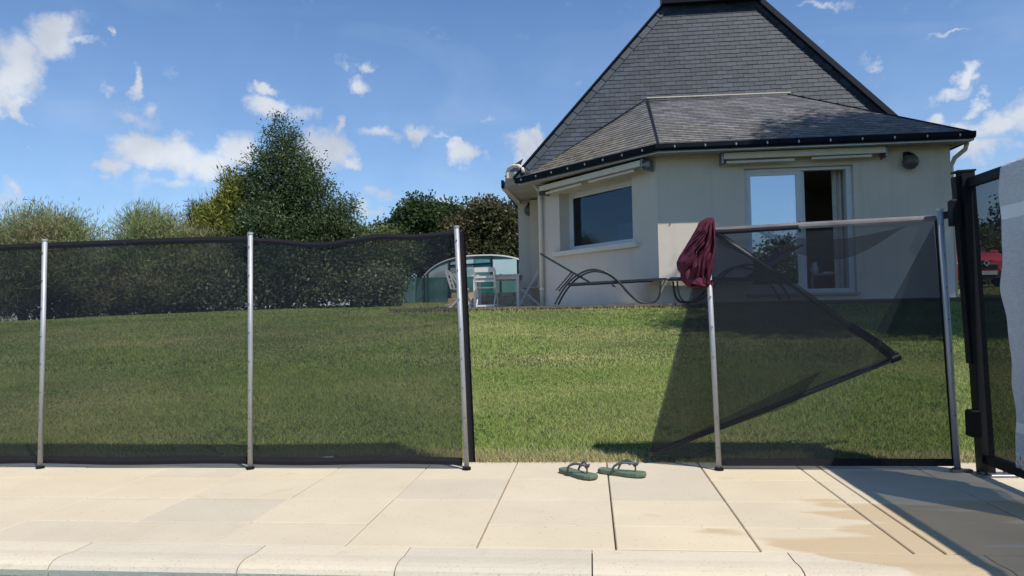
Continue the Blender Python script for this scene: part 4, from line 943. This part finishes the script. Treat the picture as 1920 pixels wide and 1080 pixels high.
def sleeve(u, v):
    a = u*2*PI; r_ = .010+.022*math.sin(min(1,v*1.1)*PI*.62)*(1+.22*math.sin(a*3+v*4)+.12*math.sin(a*5+1))
    c = Vector((.495,3.60,.985)).lerp(Vector((.512,3.575,.885)), v)+Vector((-.020*math.sin(v*PI),0,0))
    return (c.x+math.cos(a)*r_*1.15, c.y+math.sin(a)*r_*.8, c.z+.006*math.sin(a*2))
MB().grid(sleeve, 30, 16).build('sleeve', M['maroon'], sh, smooth=True, fix=False)
def hemf(u, v):
    a = u*2*PI; k = .030+.004*math.sin(a*4)
    return (.553+math.cos(a)*k*(.9+.1*v), 3.59+math.sin(a)*k*.7, .900-.018*v+.010*math.sin(a*3))
MB().grid(hemf, 30, 3).build('hem', M['maroon'], sh, smooth=True, fix=False)
tag(sh, 'crumpled maroon shirt hung over the post beside the gap', 'shirt')

# ------------------------------------------------------------------ flip-flops
def flipflop(label):
    t_ = thing('flip_flop', label, 'flip-flop', (0,0,0), 0, 'green flip-flops at the lawn edge')
    pts = []
    outl = [(-.130,0),(-.124,.026),(-.10,.036),(-.05,.036),(0,.038),(.05,.047),(.09,.048),(.12,.035),(.134,.006),(.128,-.022),(.10,-.038),(.05,-.042),(0,-.036),(-.05,-.034),(-.10,-.034),(-.124,-.024)]
    n = len(outl); mb = MB()
    def ring(s, z): return [(x*s, y*s, z+.012*max(0,x/.13)**2*0+.004*abs(x/.13)**2) for x, y in outl]
    vs = ring(.985,0)+ring(1.,.004)+ring(1.,.014)+ring(.97,.018)
    fs = [tuple(range(n-1,-1,-1))]+[(k*n+i,k*n+(i+1)%n,(k+1)*n+(i+1)%n,(k+1)*n+i) for k in range(3) for i in range(n)]+[tuple(range(3*n,4*n))]
    mb.add(vs, fs).build('sole', M['sole'], t_)
    for s in (-1, 1):
        path = smoothpath([(-.035,s*.036,.018),(-.02,s*.040,.045),(.02,s*.030,.062),(.06,s*.010,.060),(.075,0,.052)], 5)
        MB().tube(path, [.0055]*len(path), 8).build('strap', M['strap'], t_, smooth=True)
        MB().grid(lambda u, v: (-.01+u*.07+.0, s*(.039-.020*u)+0*v, .050+.012*math.sin(u*PI)+.008*v), 6, 1).build('strap_band', M['strap'], t_, fix=False)
    MB().tube([(.078,0,.020),(.078,0,.050)], .0045, 8).build('toe_post', M['strap'], t_)
    MB().tube([(.068,0,.050),(.085,0,.058),(.098,0,.068)], [.007,.009,.004], 8).build('strap_tab', M['strap'], t_, smooth=True)
    return t_
ff = flipflop('green flip-flop at the lawn edge, the left one of the pair, toe pointing right'); ff.location = (-.078,3.505,.002); ff.rotation_euler.z = R(-62)
ff2 = copy_tree(ff); ff2['label'] = 'green flip-flop at the lawn edge, the right one of the pair, across the slab joint'; ff2.location = (.128,3.53,.002); ff2.rotation_euler.z = R(-28)
for o in (ff, ff2): o.scale = (.92,.92,1.0)
ff.rotation_euler.z = R(-50)

# ------------------------------------------------------------------ polytunnel and screen beyond the lawn
gr = thing('polytunnel', 'arched garden polytunnel with pale polythene beyond the terrace', 'polytunnel', (-4.15,28.3,1.22))
W2 = 2.55; H2 = 1.80
def arch(a, w=W2, h=H2): c = math.cos(a); s = math.sin(a); return (math.copysign(abs(c)**.8, c)*-w, s**.8*h if s > 0 else 0)
def tun(u, v):
    x, z = arch(u*PI); return (x, v*5, z)
MB().grid(tun, 40, 4).build('cover', M['poly'], gr, smooth=True, fix=False)
MB().tube([(arch(k/40*PI)[0],-.02,arch(k/40*PI)[1]) for k in range(41)], .035, 6).build('hoop', M['whitepaint'], gr)
tealm = mat('teal_sheeting', (.10,.27,.28), (.05,.16,.18), rough=.5, scale=3, stretch=(.6,1,7), amount=2)
palem = mat('pale_sheeting', (.42,.53,.53), (.28,.38,.38), rough=.5, scale=2.5)
def panel(x0, x1, m, name='end_sheet'):
    def f(u, v):
        x = x0+(x1-x0)*u
        # find arch height at x
        k = min(1, abs(x)/W2); c = k**(1/.8); s = math.sqrt(max(0,1-c*c)); return (x, .0+.02*math.sin(v*14), s**.8*H2*v)
    MB().grid(f, 12, 14).build(name, m, gr, fix=False)
panel(-2.5,-1.25, palem); panel(-1.23,-.30, palem); panel(-.28,.42, tealm); panel(.42,1.42, tealm, 'end_sheet'); panel(1.44,2.52, tealm)
MB().box((.46,-.06,.0),(1.38,-.02,1.62)).build('door_panel', mat('pale_teal_door', (.50,.66,.66),(.42,.58,.58), scale=1.5), gr)
for x_ in (-2.1,-1.24,.42,1.43): MB().bar((x_,-.04,0),(x_,-.04,arch(math.acos(max(-1,min(1,-x_/W2))))[1]),.05).build('stud', M['hem'], gr)
MB().bar((-1.24,-.04,1.45),(.42,-.04,1.50),.04).build('stud', M['hem'], gr)
ws = thing('windbreak', 'green windbreak netting fence in front of the polytunnel', 'fence', (0,0,0))
MB().grid(lambda u, v: (-7.0+u*4.8, 26.6-.0+.02*math.sin(u*40), 1.15+v*.98), 40, 2).build('netting', M['windscreen'], ws, fix=False)
for k in range(6): MB().tube([(-6.95+k*.94,26.55,1.1),(-6.95+k*.94,26.55,2.2)], .03, 6).build('stake', M['leaf_pine'], ws)

# ------------------------------------------------------------------ red car beyond the house
car = thing('parked_car', 'red hatchback parked nose-on on the grass beyond the gate', 'car', (10.25,20.4,gz(10.25,21.0)), R(4))
red = mat('red_car_paint', (.62,.03,.035), (.55,.025,.03), rough=.22, spec=.6, coat=.8, scale=2)
cglass = mat('car_glass', (.03,.04,.045), (.02,.03,.035), rough=.06, spec=.8, scale=1)
blackpl = mat('black_plastic', (.015,.015,.016), rough=.5, scale=5)
# sections along y (front at -y): (y, half width, z bottom, z shoulder, z top, top half width)
secs = [(0.0,.62,.28,.52,.66,.50),(.10,.78,.22,.62,.78,.62),(.35,.86,.20,.74,.90,.70),(.9,.89,.20,.82,.98,.74),(1.15,.89,.20,.86,1.02,.74),
        (1.9,.89,.20,.90,1.42,.60),(2.4,.89,.20,.92,1.47,.58),(3.2,.89,.20,.93,1.45,.57),(3.7,.87,.22,.94,1.34,.55),(4.0,.82,.26,.90,1.10,.60),(4.08,.76,.32,.80,.92,.62)]
mb = MB(); rings = []
for (y, hw, zb, zs, zt, tw_) in secs:
    half = [(0,zb),(hw*.85,zb),(hw,zb+.12),(hw,(zb+zs)/2),(hw*.98,zs),(tw_+.02,zt-.05),(tw_*.8,zt),(0,zt+.015)]
    rings.append([(x,y,z) for x,z in half]+[(-x,y,z) for x,z in half[-2:0:-1]])
nr = len(rings[0]); vs = [p for r_ in rings for p in r_]
fs = [(i*nr+k,i*nr+(k+1)%nr,(i+1)*nr+(k+1)%nr,(i+1)*nr+k) for i in range(len(secs)-1) for k in range(nr)]+[tuple(range(nr)),tuple((len(secs)-1)*nr+k for k in range(nr))]
mb.add(vs, fs).build('body', red, car, smooth=False)
MB().add([(-.70,1.12,1.03),(.70,1.12,1.03),(.56,1.86,1.425),(-.56,1.86,1.425)],[(0,1,2,3)]).build('windscreen', cglass, car, fix=False)
for s in (-1,1):
    MB().add([(s*.885,1.35,.93),(s*.60,1.95,1.40),(s*.585,3.2,1.42),(s*.88,3.5,.96)],[(0,1,2,3)]).build('side_window', cglass, car, fix=False)
    MB().add([(s*.42,.02,.60),(s*.74,.07,.62),(s*.80,.20,.74),(s*.50,.06,.74)],[(0,1,2,3)]).add([(s*.42,.0,.60),(s*.74,.05,.62),(s*.80,.18,.74),(s*.50,.03,.74)],[(0,1,2,3)]).build('headlight', mat('lamp_glass',(.5,.52,.55),(.2,.2,.22),rough=.1,scale=20), car, fix=False)
    MB().bev((s*1.0-.10,1.25,.92),(s*1.0+.10,1.35,1.05),.02).build('mirror', red, car)
    for y_ in (.72,3.3):
        M_ = Matrix.Rotation(PI/2,4,'Y')
        w_ = MB().lathe([(.001,-.1),(.22,-.1),(.30,-.09),(.32,-.05),(.32,.05),(.30,.09),(.22,.1),(.001,.1)], n=24, M=M_).build('wheel', blackpl, car, smooth=True); w_.location = (s*.80,y_,.32)
        MB().lathe([(.001,.0),(.20,.0),(.205,-.01)], n=20, M=Matrix.Rotation(s*PI/2,4,'Y')).build('rim', M['steeldark'], w_).location = (s*.105,0,0)
MB().prism([(-.40,-.012,.585),(.40,-.012,.585),(.52,.03,.66),(.22,.0,.68),(.0,-.01,.695),(-.22,.0,.68),(-.52,.03,.66)],(0,.05,0)).build('grille', blackpl, car)
MB().prism([(-.26,-.02,.44),(.26,-.02,.44),(.34,-.01,.56),(-.34,-.01,.56)],(0,.05,0)).build('lower_grille', blackpl, car)
MB().prism([(-.60,-.03,.22),(.60,-.03,.22),(.66,.0,.37),(-.66,.0,.37)],(0,.10,0)).build('bumper_skirt', blackpl, car)
dm_ = MB()
for a, c in (((0,.70),(.07,.62)),((.07,.62),(0,.54)),((0,.54),(-.07,.62)),((-.07,.62),(0,.70))): dm_.bar((a[0],-.035,a[1]),(c[0],-.035,c[1]),.028,.02)
dm_.build('diamond_emblem', mat('chrome', (.8,.82,.85), rough=.12, metal=1), car)
MB().prism([(-.72,-.02,.40),(-.36,-.02,.40),(-.28,-.02,.56),(-.66,.02,.58)],(0,.06,0)).prism([(.72,-.02,.40),(.36,-.02,.40),(.28,-.02,.56),(.66,.02,.58)],(0,.06,0)).build('bumper', red, car)
MB().prism([(-.30,-.03,.38),(.30,-.03,.38),(.26,-.03,.43),(-.26,-.03,.43)],(0,.06,0)).build('bumper', red, car)
pt = MB().box((-.26,-.055,.31),(.26,-.042,.41)).build('number_plate', mat('plate', (.7,.7,.68), rough=.4), car)

# ------------------------------------------------------------------ vegetation
def crown_mesh(name, blobs, n, leaf, m, clump=.28, per=40, seed=0, up=0., surf=.45, droop=0.):
    g = np.random.default_rng(seed); bl = np.array(blobs, float)
    wgt = (bl[:,3]*bl[:,4]+bl[:,4]*bl[:,5]+bl[:,3]*bl[:,5]); wgt /= wgt.sum()
    nc = max(1, n//per); bi = g.choice(len(bl), nc, p=wgt)
    d = g.normal(size=(nc,3)); d /= np.linalg.norm(d,axis=1)[:,None]
    rad = g.random(nc)**surf; 
    cc = bl[bi,:3] + d*rad[:,None]*bl[bi,3:6]*(1+.07*np.clip(g.normal(size=(nc,1)),-2,1.6))
    cs = clump*(.5+g.random(nc)*.9)
    idx = np.repeat(np.arange(nc), per); N = len(idx)
    pos = cc[idx] + np.clip(g.normal(size=(N,3)),-1.35,1.35)*cs[idx][:,None]*np.array([1,1,.75])
    out = d[idx]
    ax = g.normal(size=(N,3)) + out*.6; ax[:,2] += up - droop
    ax /= np.linalg.norm(ax,axis=1)[:,None]
    nn = g.normal(size=(N,3))*.8 + out*.5 + np.array([0,0,.5]); sd = np.cross(ax, nn); sd /= np.linalg.norm(sd,axis=1)[:,None]+1e-9
    L = leaf[0]*(.6+.8*g.random(N))[:,None]; Wd = leaf[1]*(.6+.8*g.random(N))[:,None]
    v = np.stack([pos, pos+ax*L*.45+sd*Wd*.5, pos+ax*L, pos+ax*L*.45-sd*Wd*.5], axis=1).reshape(-1,3)
    cr_ = g.random(nc)[idx]
    rnd = np.clip(.55*cr_+.45*g.random(N), 0, 1)
    return np_mesh(name, v, 4, m, rnd)
def shoots(bl, n, seed, L, m_):
    g = random.Random(seed); mb = MB()
    for _ in range(n):
        b_ = g.choice(bl); a = g.uniform(0,2*PI); e = g.uniform(.2,1.2)
        d = Vector((math.cos(a)*math.cos(e), math.sin(a)*math.cos(e), math.sin(e))); p = Vector(b_[:3])+Vector((d.x*b_[3]*.8,d.y*b_[4]*.8,d.z*b_[5]*.8))
        dd = (d+Vector((0,0,.7))).normalized(); l_ = L*g.uniform(.5,1.3)
        mb.tube([p, p+dd*l_*.6+Vector((g.uniform(-.05,.05),0,0)), p+dd*l_+Vector((g.uniform(-.1,.1),0,g.uniform(-.05,.02)))],[.008,.005,.002],3,caps=False)
    return mb
def tree(label, cat, x, y, blobs, n, leaf, m, trunk_h, r, seed, group=None, name='tree', clump=.28, per=40, up=0., surf=.45, limbs=6, z0=None, droop=0.):
    z = gz(x,y) if z0 is None else z0
    t_ = thing(name, label, cat, (x,y,z-.03), 0, group)
    g = random.Random(seed); bl = [(a-x,b_-y,c-z,d,e,f) for a,b_,c,d,e,f in blobs]
    mb = MB(); top = max(b_[2] for b_ in bl); wob = [(g.uniform(-.12,.12), g.uniform(-.12,.12)) for _ in range(6)]
    pts = [(0,0,-.1),(wob[0][0]*.3,wob[0][1]*.3,trunk_h*.5),(wob[1][0],wob[1][1],trunk_h),(wob[2][0],wob[2][1],trunk_h+(top-trunk_h)*.5),(wob[3][0],wob[3][1],top)]
    mb.tube(pts,[r*1.25,r,r*.8,r*.45,r*.15],9)
    for k in range(limbs):
        b_ = bl[k % len(bl)]; st_ = Vector((wob[1][0],wob[1][1],trunk_h*g.uniform(.6,1.1))); e = Vector((b_[0],b_[1],b_[2]))+Vector([g.uniform(-.7,.7)*b_[i+3] for i in range(3)])
        mid = st_.lerp(e,.5)+Vector((0,0,.15)); mb.tube([st_,mid,e],[r*.5,r*.3,r*.06],6)
    mb.build('trunk', M['bark'], t_, smooth=True)
    shoots(bl, 46 if up > .5 else 26, seed, .5 if up > .5 else .38, M['bark']).build('twigs', M['bark'], t_, fix=False)['kind'] = 'stuff'
    cm = crown_mesh('crown', bl, n, leaf, m, clump, per, seed, up, surf, droop); link('crown', cm, t_)
    return t_
# big pear-like tree
tree('tall dark green tree with glinting leaves, highest in the garden', 'tree', -8.2, 19.4,
     [(-8.25,19.4,5.55,.42,.42,.75),(-8.2,19.4,4.75,.85,.8,.8),(-8.3,19.4,3.9,1.35,1.2,.8),(-8.1,19.4,3.1,1.65,1.5,.8),(-8.5,19.3,2.3,1.7,1.5,.9),(-7.0,19.3,3.35,.75,.7,.45),(-6.55,19.3,3.75,.35,.35,.22),(-9.5,19.4,3.3,.6,.6,.5),(-7.45,19.2,4.35,.55,.5,.45),(-9.0,19.3,4.15,.55,.5,.5),(-7.1,19.2,3.0,1.0,.8,.7),(-8.7,19.3,5.1,.4,.35,.45),(-9.2,19.3,4.6,.4,.4,.4),(-7.7,19.3,4.9,.4,.4,.4)],
     84000, (.085,.034), M['leaf_main'], 1.0, .14, 11, name='pear_tree', clump=.22, per=46, droop=.25)
# golden conifer and blue pine
tree('yellow-green feathery conifer left of the tallest tree', 'tree', -9.9, 18.9,
     [(-9.55,18.9,4.25,.20,.2,.50),(-9.7,18.9,3.75,.40,.35,.45),(-10.05,18.9,3.45,.45,.4,.55),(-10.2,18.9,2.9,.6,.5,.5),(-9.55,18.9,3.1,.45,.4,.5)], 13000, (.14,.032), M['leaf_gold'], 1.2, .10, 12, name='conifer', clump=.14, per=24, up=.9)
tree('small dark pine between the golden conifer and the pale shrubs', 'tree', -11.35, 20.4, [(-11.35,20.4,3.85,.28,.3,.35),(-11.3,20.4,3.4,.35,.3,.4)], 4000, (.13,.02), M['leaf_pine'], 1.3, .08, 13, name='pine_tree', clump=.11, per=24, up=.5)
# feathery tamarisks
tam = [(-14.2,17.2,[(-14.4,17.2,2.3,1.5,1.1,.95),(-13.6,17.1,2.9,1.0,.9,.75),(-12.9,17.2,2.4,.9,.8,.95),(-14.9,17.2,1.5,1.3,1.0,.7)],30000,'widest feathery olive-green shrub at the far left of the hedge'),
       (-12.2,17.9,[(-12.1,17.9,2.25,.7,.7,.6),(-12.2,17.9,1.6,.9,.8,.6)],8000,'low thin feathery shrub in the dip between two taller ones'),
       (-11.2,17.9,[(-11.3,17.8,2.8,.75,.7,.85),(-10.7,17.9,2.6,.8,.7,.75),(-11.0,17.8,1.9,1.1,.8,.8)],22000,'tall feathery pale green shrub left of the golden conifer'),
       (-9.9,18.2,[(-9.9,18.2,2.45,.55,.5,.6),(-9.9,18.2,1.9,.7,.6,.6)],7000,'small feathery pale shrub in front of the golden conifer')]
for k,(x,y,bl,n_,lab) in enumerate(tam):
    tree(lab, 'shrub', x, y, bl, int(n_*1.9), (.15,.016), M['leaf_olive'], .8, .08, 30+k, 'feathery shrubs along the hedge', name='tamarisk', clump=.20, per=34, up=1.1, limbs=9)
# oaks beyond the polytunnel
tree('dark green oak in the middle distance left of the olive-brown one', 'tree', -7.2, 31, [(-8.1,31,4.3,.9,.9,.7),(-7.2,31,5.1,.9,.9,.75),(-6.1,31,4.7,1.1,1.0,.9),(-7.2,31,3.5,1.7,1.2,1.1),(-5.6,31,3.6,1.1,1.0,1.0),(-8.8,31,3.6,.7,.7,.6)], 34000, (.15,.09), M['leaf_oak'], 1.6, .18, 14, name='oak_tree', clump=.26, per=26)
tree('olive-brown rounded oak beside the house wall', 'tree', -3.9, 30, [(-4.2,30,4.8,1.0,1.0,.7),(-3.2,30,4.5,1.1,1.0,.8),(-4.9,30,4.0,1.0,1.0,1.0),(-3.8,30,3.3,1.8,1.2,1.1),(-2.5,30,3.7,1.0,1.0,1.1)], 34000, (.14,.085), M['leaf_brown'], 1.6, .18, 15, name='oak_tree', clump=.25, per=26)
# mixed hedge seen through the fence
hb = [((-14.0,18.4),[(-14.6,18.6,1.6,1.6,.8,1.0),(-13.2,18.6,1.6,1.2,.8,1.0)],'leaf_hedge',14000,'dark bush behind the feathery shrubs at far left',None),
      ((-11.6,18.9),[(-12.2,18.9,1.7,1.1,.7,1.1),(-10.9,19.0,1.8,1.1,.7,1.2)],'leaf_hedge',14000,'dark bush low in the shade between two feathery shrubs',None),
      ((-9.6,18.3),[(-9.9,18.3,1.75,.9,.6,.75),(-9.1,18.2,1.5,.8,.6,.6),(-10.3,18.4,1.3,.7,.6,.45)],'leaf_light',11000,'pale leafy shrub at the foot of the hedge, left of the middle post',None),
      ((-8.2,18.8),[(-8.3,18.9,1.8,1.1,.7,.95),(-7.3,19.0,1.9,1.0,.7,1.0)],'leaf_hedge',15000,'dark leafy bush under the tallest tree',None),
      ((-6.5,19.8),[(-6.7,19.8,2.2,.9,.7,.95),(-6.1,20.0,2.0,.8,.7,1.0)],'leaf_hedge',14000,'dark bush to the right of the tallest tree',None),
      ((-6.2,21.0),[(-6.8,21.0,3.0,.8,.6,.5),(-6.0,21.2,2.85,.7,.6,.5),(-7.2,20.9,2.5,.7,.6,.7)],'leaf_yel',9000,'yellowish bush top rising behind the hedge',None),
      ((-5.6,19.2),[(-5.6,19.2,1.5,.70,.5,.55)],'leaf_light',6000,'pale shrub at the foot of the hedge, left of the green netting',None),
      ((-6.3,21.8),[(-6.5,21.8,2.1,.9,.6,1.0),(-6.2,22.6,2.7,.9,.6,.6)],'leaf_hedge',14000,'dark bush in front of the polytunnel at its left end',None),
      ((-9.6,20.8),[(-10.2,20.8,2.2,1.3,.6,.9),(-8.6,20.8,2.4,1.3,.6,.9)],'leaf_oak',12000,'dark bush behind the golden conifer',None)]
for k,((x,y),bl,mm,n_,lab,_) in enumerate(hb):
    tree(lab, 'bush', x, y, bl, n_, (.10,.05), M[mm], .5, .07, 50+k, name='bush', clump=.20, per=24)
# far right, behind the car
tree('dark spreading tree behind the red car', 'tree', 14.2, 27, [(15.1,27,3.8,1.1,1,1.1),(13.4,27,2.8,1.2,1,.7),(16.2,27,3.2,1.4,1,1.2)], 15000, (.14,.08), M['leaf_oak'], 1.5, .16, 71, name='oak_tree', clump=.25, per=26)
tree('yellow-green bush behind the red car', 'bush', 12.6, 25.5, [(12.2,25.5,2.5,1.1,.8,.75),(13.8,25.5,2.6,1.1,.8,.7)], 9000, (.12,.07), M['leaf_yel'], .6, .08, 72, name='bush', clump=.2, per=24)
tree('dark low hedge directly behind the red car', 'bush', 13.0, 24.8, [(12.0,24.8,1.7,1.6,.6,.6),(14.4,24.8,1.7,1.6,.6,.65),(10.4,25.2,1.6,1.2,.6,.6)], 11000, (.11,.06), M['leaf_hedge'], .4, .07, 73, name='bush', clump=.2, per=24)
# the tree off to the right whose shade falls on the house, and trees behind the pool
tree('tall shade tree standing right of the terrace', 'tree', 7.6, 6.6, [(7.0,6.6,8.6,2.1,1.9,2.0),(8.6,7.4,10.4,2.2,2.2,2.1),(8.4,5.9,8.0,1.8,1.4,1.6),(10.2,7.6,9.6,2.4,2.4,2.4),(5.6,6.1,8.4,1.0,1.1,1.0),(6.6,8.2,10.2,.9,1.0,1.3),(8.5,8.6,12.2,1.5,1.25,1.2),(7.6,8.5,11.6,.9,.8,.7),(10.4,5.2,6.6,2.4,1.8,1.8),(12.2,8.4,6.8,2.0,2.2,2.4)], 72000, (.17,.10), M['leaf_oak'], 5.2, .24, 81, name='shade_tree', clump=.32, per=30, surf=.5, z0=.35)  # low outer crowns added out of view to keep skylight off the front wall
for k,(x,y,s_) in enumerate(((-9,-17,1.0),(-4,-19,1.15),(1.5,-18,.9),(5.5,-16,1.25),(9.5,-15,1.1),(14,-12,1.2))):
    tree(['broad bushy tree behind the pool, at its left','second bushy tree behind the pool','lowest bushy tree behind the pool','tallest bushy tree behind the pool','bushy tree behind the pool, towards the right','bushy tree at the right end of the row behind the pool'][k], 'tree', x, y,
         [(x,y,2.2*s_,2.0*s_,1.6,1.4*s_),(x-1.2,y,1.7,1.4,1.2,1.2),(x+1.2,y,1.6,1.4,1.2,1.2),(x+.3,y,3.2*s_,1.0*s_,1.0,.9*s_)], 9000, (.2,.13), M['leaf_hedge'], .8, .16, 90+k, 'trees behind the pool', name='garden_tree', clump=.35, per=26, z0=-.03)

# ------------------------------------------------------------------ grass
def gza(x, y):
    z = np.where(y < 11.9, .82*(y-EDGE)/(11.9-EDGE)+.012*np.sin((y-EDGE)*.78), np.where(y < 29, .82+(y-11.9)*.0262, 1.27+.02*(1-np.exp(-(y-29)/20))))
    z = z - np.where(x < -7, .0036*np.minimum(np.maximum(-x-7,0),14)**2*np.minimum(1,(y-EDGE)/8), 0)
    z = z + np.where(x > 6, .035*np.minimum(np.maximum(x-6,0),12)*np.minimum(1,np.maximum(0,(y-8)/6)), 0)
    return z
def blades(name, n, y0, y1, h, w, m, seed, xr=None, ysk=1.0, lean=1.1):
    g = np.random.default_rng(seed)
    y = y0+(y1-y0)*g.random(n)**ysk; a0, a1 = (-.93, .60)
    x = y*(a0+(a1-a0)*g.random(n)) if xr is None else xr[0]+(xr[1]-xr[0])*g.random(n)
    keep = ~((x > -3.36) & (x < 7.5) & (y > 11.86)); x, y = x[keep], y[keep]; n = len(x)
    z = gza(x, y)-.012+.0
    # patchy growth
    ph = .75+.35*np.sin(x*1.7+1.3*np.sin(y*.9))*np.sin(y*1.3+.8*np.sin(x*1.1))+.25*g.random(n)
    hh = h*(.55+.7*g.random(n))*np.clip(ph,.5,1.25); th = g.random(n)*2*np.pi; ln = lean*g.random(n)*hh; la = g.random(n)*2*np.pi
    ww = w*(.7+.6*g.random(n))
    b0 = np.stack([x-np.cos(th)*ww/2, y-np.sin(th)*ww/2, z],1); b1 = np.stack([x+np.cos(th)*ww/2, y+np.sin(th)*ww/2, z],1)
    tp = np.stack([x+np.cos(la)*ln*1.3, y+np.sin(la)*ln*1.3, z+hh],1)
    v = np.stack([b0,b1,tp],1).reshape(-1,3)
    o = link(name, np_mesh(name, v, 3, m, g.random(n))); o['kind'] = 'stuff'; return o
blades('lawn_grass', 380000, EDGE+.01, 6.6, .028, .0038, M['grass'], 1, ysk=.95)
blades('lawn_grass', 260000, 6.6, 11.95, .028, .0068, M['grass'], 2)
blades('lawn_grass', 130000, 11.95, 28, .032, .015, M['grass'], 3)
blades('dry_grass', 26000, EDGE-.035, EDGE+.16, .040, .0038, M['drygrass'], 4, xr=(-4.2,3.0), lean=1.0)
blades('dry_grass', 9000, EDGE, 11.8, .034, .006, M['drygrass'], 5, lean=1.0)
blades('dry_grass', 2500, 11.78, 11.90, .075, .006, M['drygrass'], 6, xr=(-3.3,3.0), lean=.9)

# scraps and weeds on the lawn
for k,(x,y,a,lab) in enumerate(((-2.02,3.83,.3,'white scrap on the grass behind the fence, left of the second post'),(-1.42,3.84,-.2,'white scrap on the grass behind the fence, right of the second post'))):
    mb = MB(); mb.add([(-.045,-.01,.004),(.0,-.018,.014),(.05,-.004,.003),(.035,.018,.016),(-.02,.016,.010)],[(0,1,4),(1,2,3),(1,3,4)])
    o = mb.build('litter', M['white'], fix=False); o.location = (x,y,gz(x,y)+.012); o.rotation_euler.z = a; tag(o, lab, 'litter')
def weeds(n, seed):
    g = np.random.default_rng(seed); vs = []; rn = []
    cl = [(g.uniform(-.85,.55), g.uniform(4.0,11.6)) for _ in range(150)]
    for a,y in cl:
        cx_, cy_ = a*y, y
        if cx_ > -3.3 and cy_ > 11.8: continue
        k = int(g.integers(14,60)); sp_ = g.uniform(.03,.16)
        px_ = cx_+g.normal(size=k)*sp_; py_ = np.maximum(EDGE+.02, cy_+g.normal(size=k)*sp_); pz = gza(px_,py_)+.012+g.random(k)*.012
        th = g.random(k)*6.28; L = .012+.014*g.random(k)
        dx, dy = np.cos(th)*L, np.sin(th)*L
        q = np.stack([np.stack([px_,py_,pz],1),np.stack([px_+dx*.6-dy*.45,py_+dy*.6+dx*.45,pz+.004],1),np.stack([px_+dx*1.3,py_+dy*1.3,pz+.002],1),np.stack([px_+dx*.6+dy*.45,py_+dy*.6-dx*.45,pz+.005],1)],1)
        vs.append(q.reshape(-1,3)); rn.append(g.random(k))
    o = link('clover', np_mesh('clover', np.concatenate(vs), 4, M['clover'], np.concatenate(rn))); o['kind'] = 'stuff'
M['clover'] = leafmat('clover_leaf', (.20,.34,.09), (.11,.20,.05), nup=.6)
weeds(150, 5)
